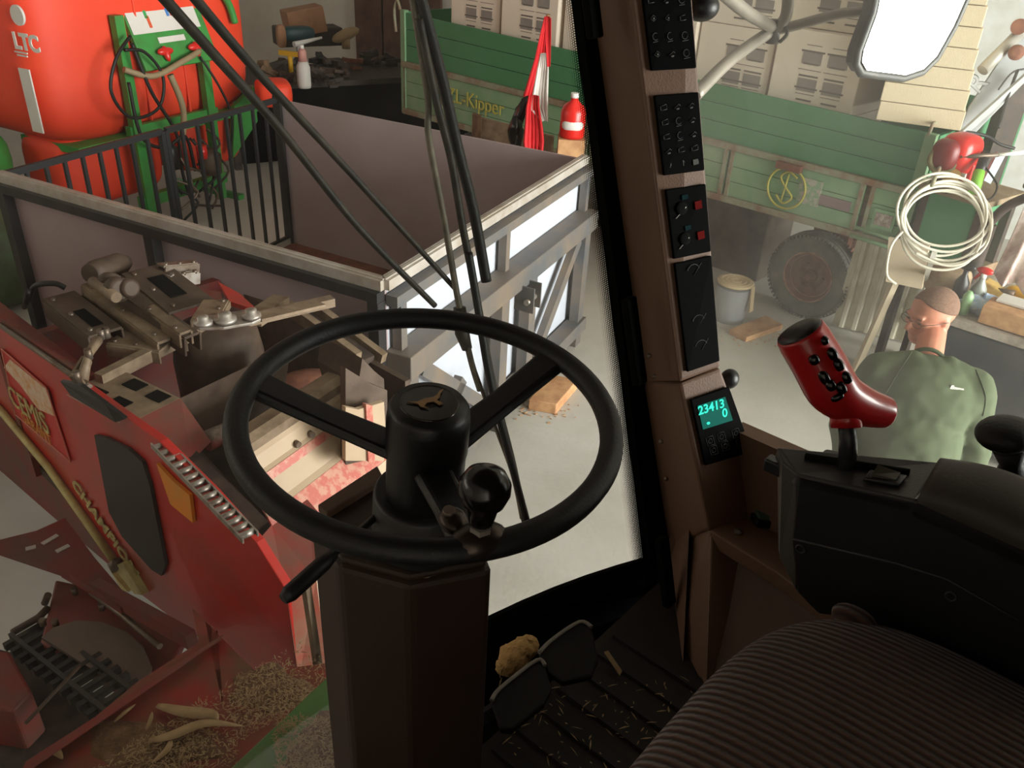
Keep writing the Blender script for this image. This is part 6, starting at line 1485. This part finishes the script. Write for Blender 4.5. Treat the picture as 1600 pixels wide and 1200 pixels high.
MB().tube([W(718, 480, .05), W(722, 520, .05), W(730, 545, .05)], [.012, .014, .01], 10).build('arm_pivot', mat('wiper_dark', (34, 31, 27)), w2)
w3 = thing('windscreen_wiper', 'long black wiper blade with rubber lip crossing behind the steering wheel', 'wiper blade', W(740, 400, .03))
MB().tube(wpath([(650, -30), (690, 120), (715, 230), (740, 330), (760, 440)], .035), [.010] * 33, 8).build('upper_blade', blackr, w3)
MB().tube(wpath([(655, 30), (680, 150), (705, 250), (722, 350), (742, 450), (770, 600), (800, 720), (820, 815)], .03), [.007] * 57, 8).build('blade_frame', mat('wiper_dark', (34, 31, 27)), w3)
MB().tube(wpath([(732, 395), (745, 470), (765, 590), (790, 690), (825, 822)], .022), [.0075] * 33, 8).build('blade_rubber', blackr, w3)
MB().tube(wpath([(735, 560), (775, 670), (800, 740), (815, 810)], .04), [.004] * 25, 6).build('blade_spring', mat('wiper_dust', (104, 98, 86)), w3)

# ================================================================== MIRROR with tubular arms (outside right)
mr = thing('wing_mirror', 'rounded rectangular wing mirror on dusty tubular arms outside the right window', 'mirror', P(1210, 55, r=1.8))
mR = 1.85
mpts = [(1378, -60), (1362, 20), (1340, 80), (1337, 100), (1345, 114), (1370, 117), (1410, 122), (1440, 112), (1462, 90), (1490, 40), (1512, -10), (1530, -60)]
# mirror plane: chosen so that it looks back to the open gate
mc = P(1430, 40, r=mR)
vdir = (mc - EYE).normalized(); gate = (V((7.9, -2.0, 2.4)) - mc).normalized()
mnrm = (gate - vdir).normalized()
mq = [PP(a, b, mc, mnrm) for a, b in mpts]
gi = [mc + (p - mc) * .93 for p in mq]
gl_ = MB().prism([p + mnrm * .004 for p in gi], mnrm * .003).build('mirror_glass', mirrorm, mr)
fr_ = MB().prism([p - mnrm * .03 for p in mq], mnrm * .03).tube(mq + [mq[0]], .009, 8).build('mirror_housing', mat('mirror_grey', (66, 68, 68), .5, dirt=(96, 96, 92), amt=.4, scale=14), mr)
j0 = P(1210, 48, r=1.8)
MB().tube(smoothpath([P(1085, 150, r=1.45), P(1140, 95, r=1.6), P(1200, 52, r=1.79), j0], 6), .0125, 12).build('arm_tube', pipeg, mr)
MB().tube(smoothpath([P(1120, -20, r=1.45), P(1165, 18, r=1.6), P(1205, 42, r=1.79)], 6), .0125, 12).build('arm_tube', pipeg, mr)
MB().tube(smoothpath([j0, P(1228, 25, r=1.8), P(1233, -20, r=1.78)], 6), .0125, 12).build('arm_tube', pipeg, mr)
MB().tube(smoothpath([j0, P(1250, 38, r=1.82), P(1310, 22, r=1.84), P(1350, 16, r=1.86), P(1385, -10, r=1.9)], 6), .0105, 12).build('mirror_bracket', pipeg, mr)
MB().tube([P(1212, 30, r=1.8), P(1206, 68, r=1.8)], .014, 14).tube(smoothpath([P(1222, 36, r=1.8), P(1230, 52, r=1.8), P(1218, 66, r=1.8)]), .004, 6).build('clamp_joint', mat('clamp_dark', (60, 56, 50), .5), mr)
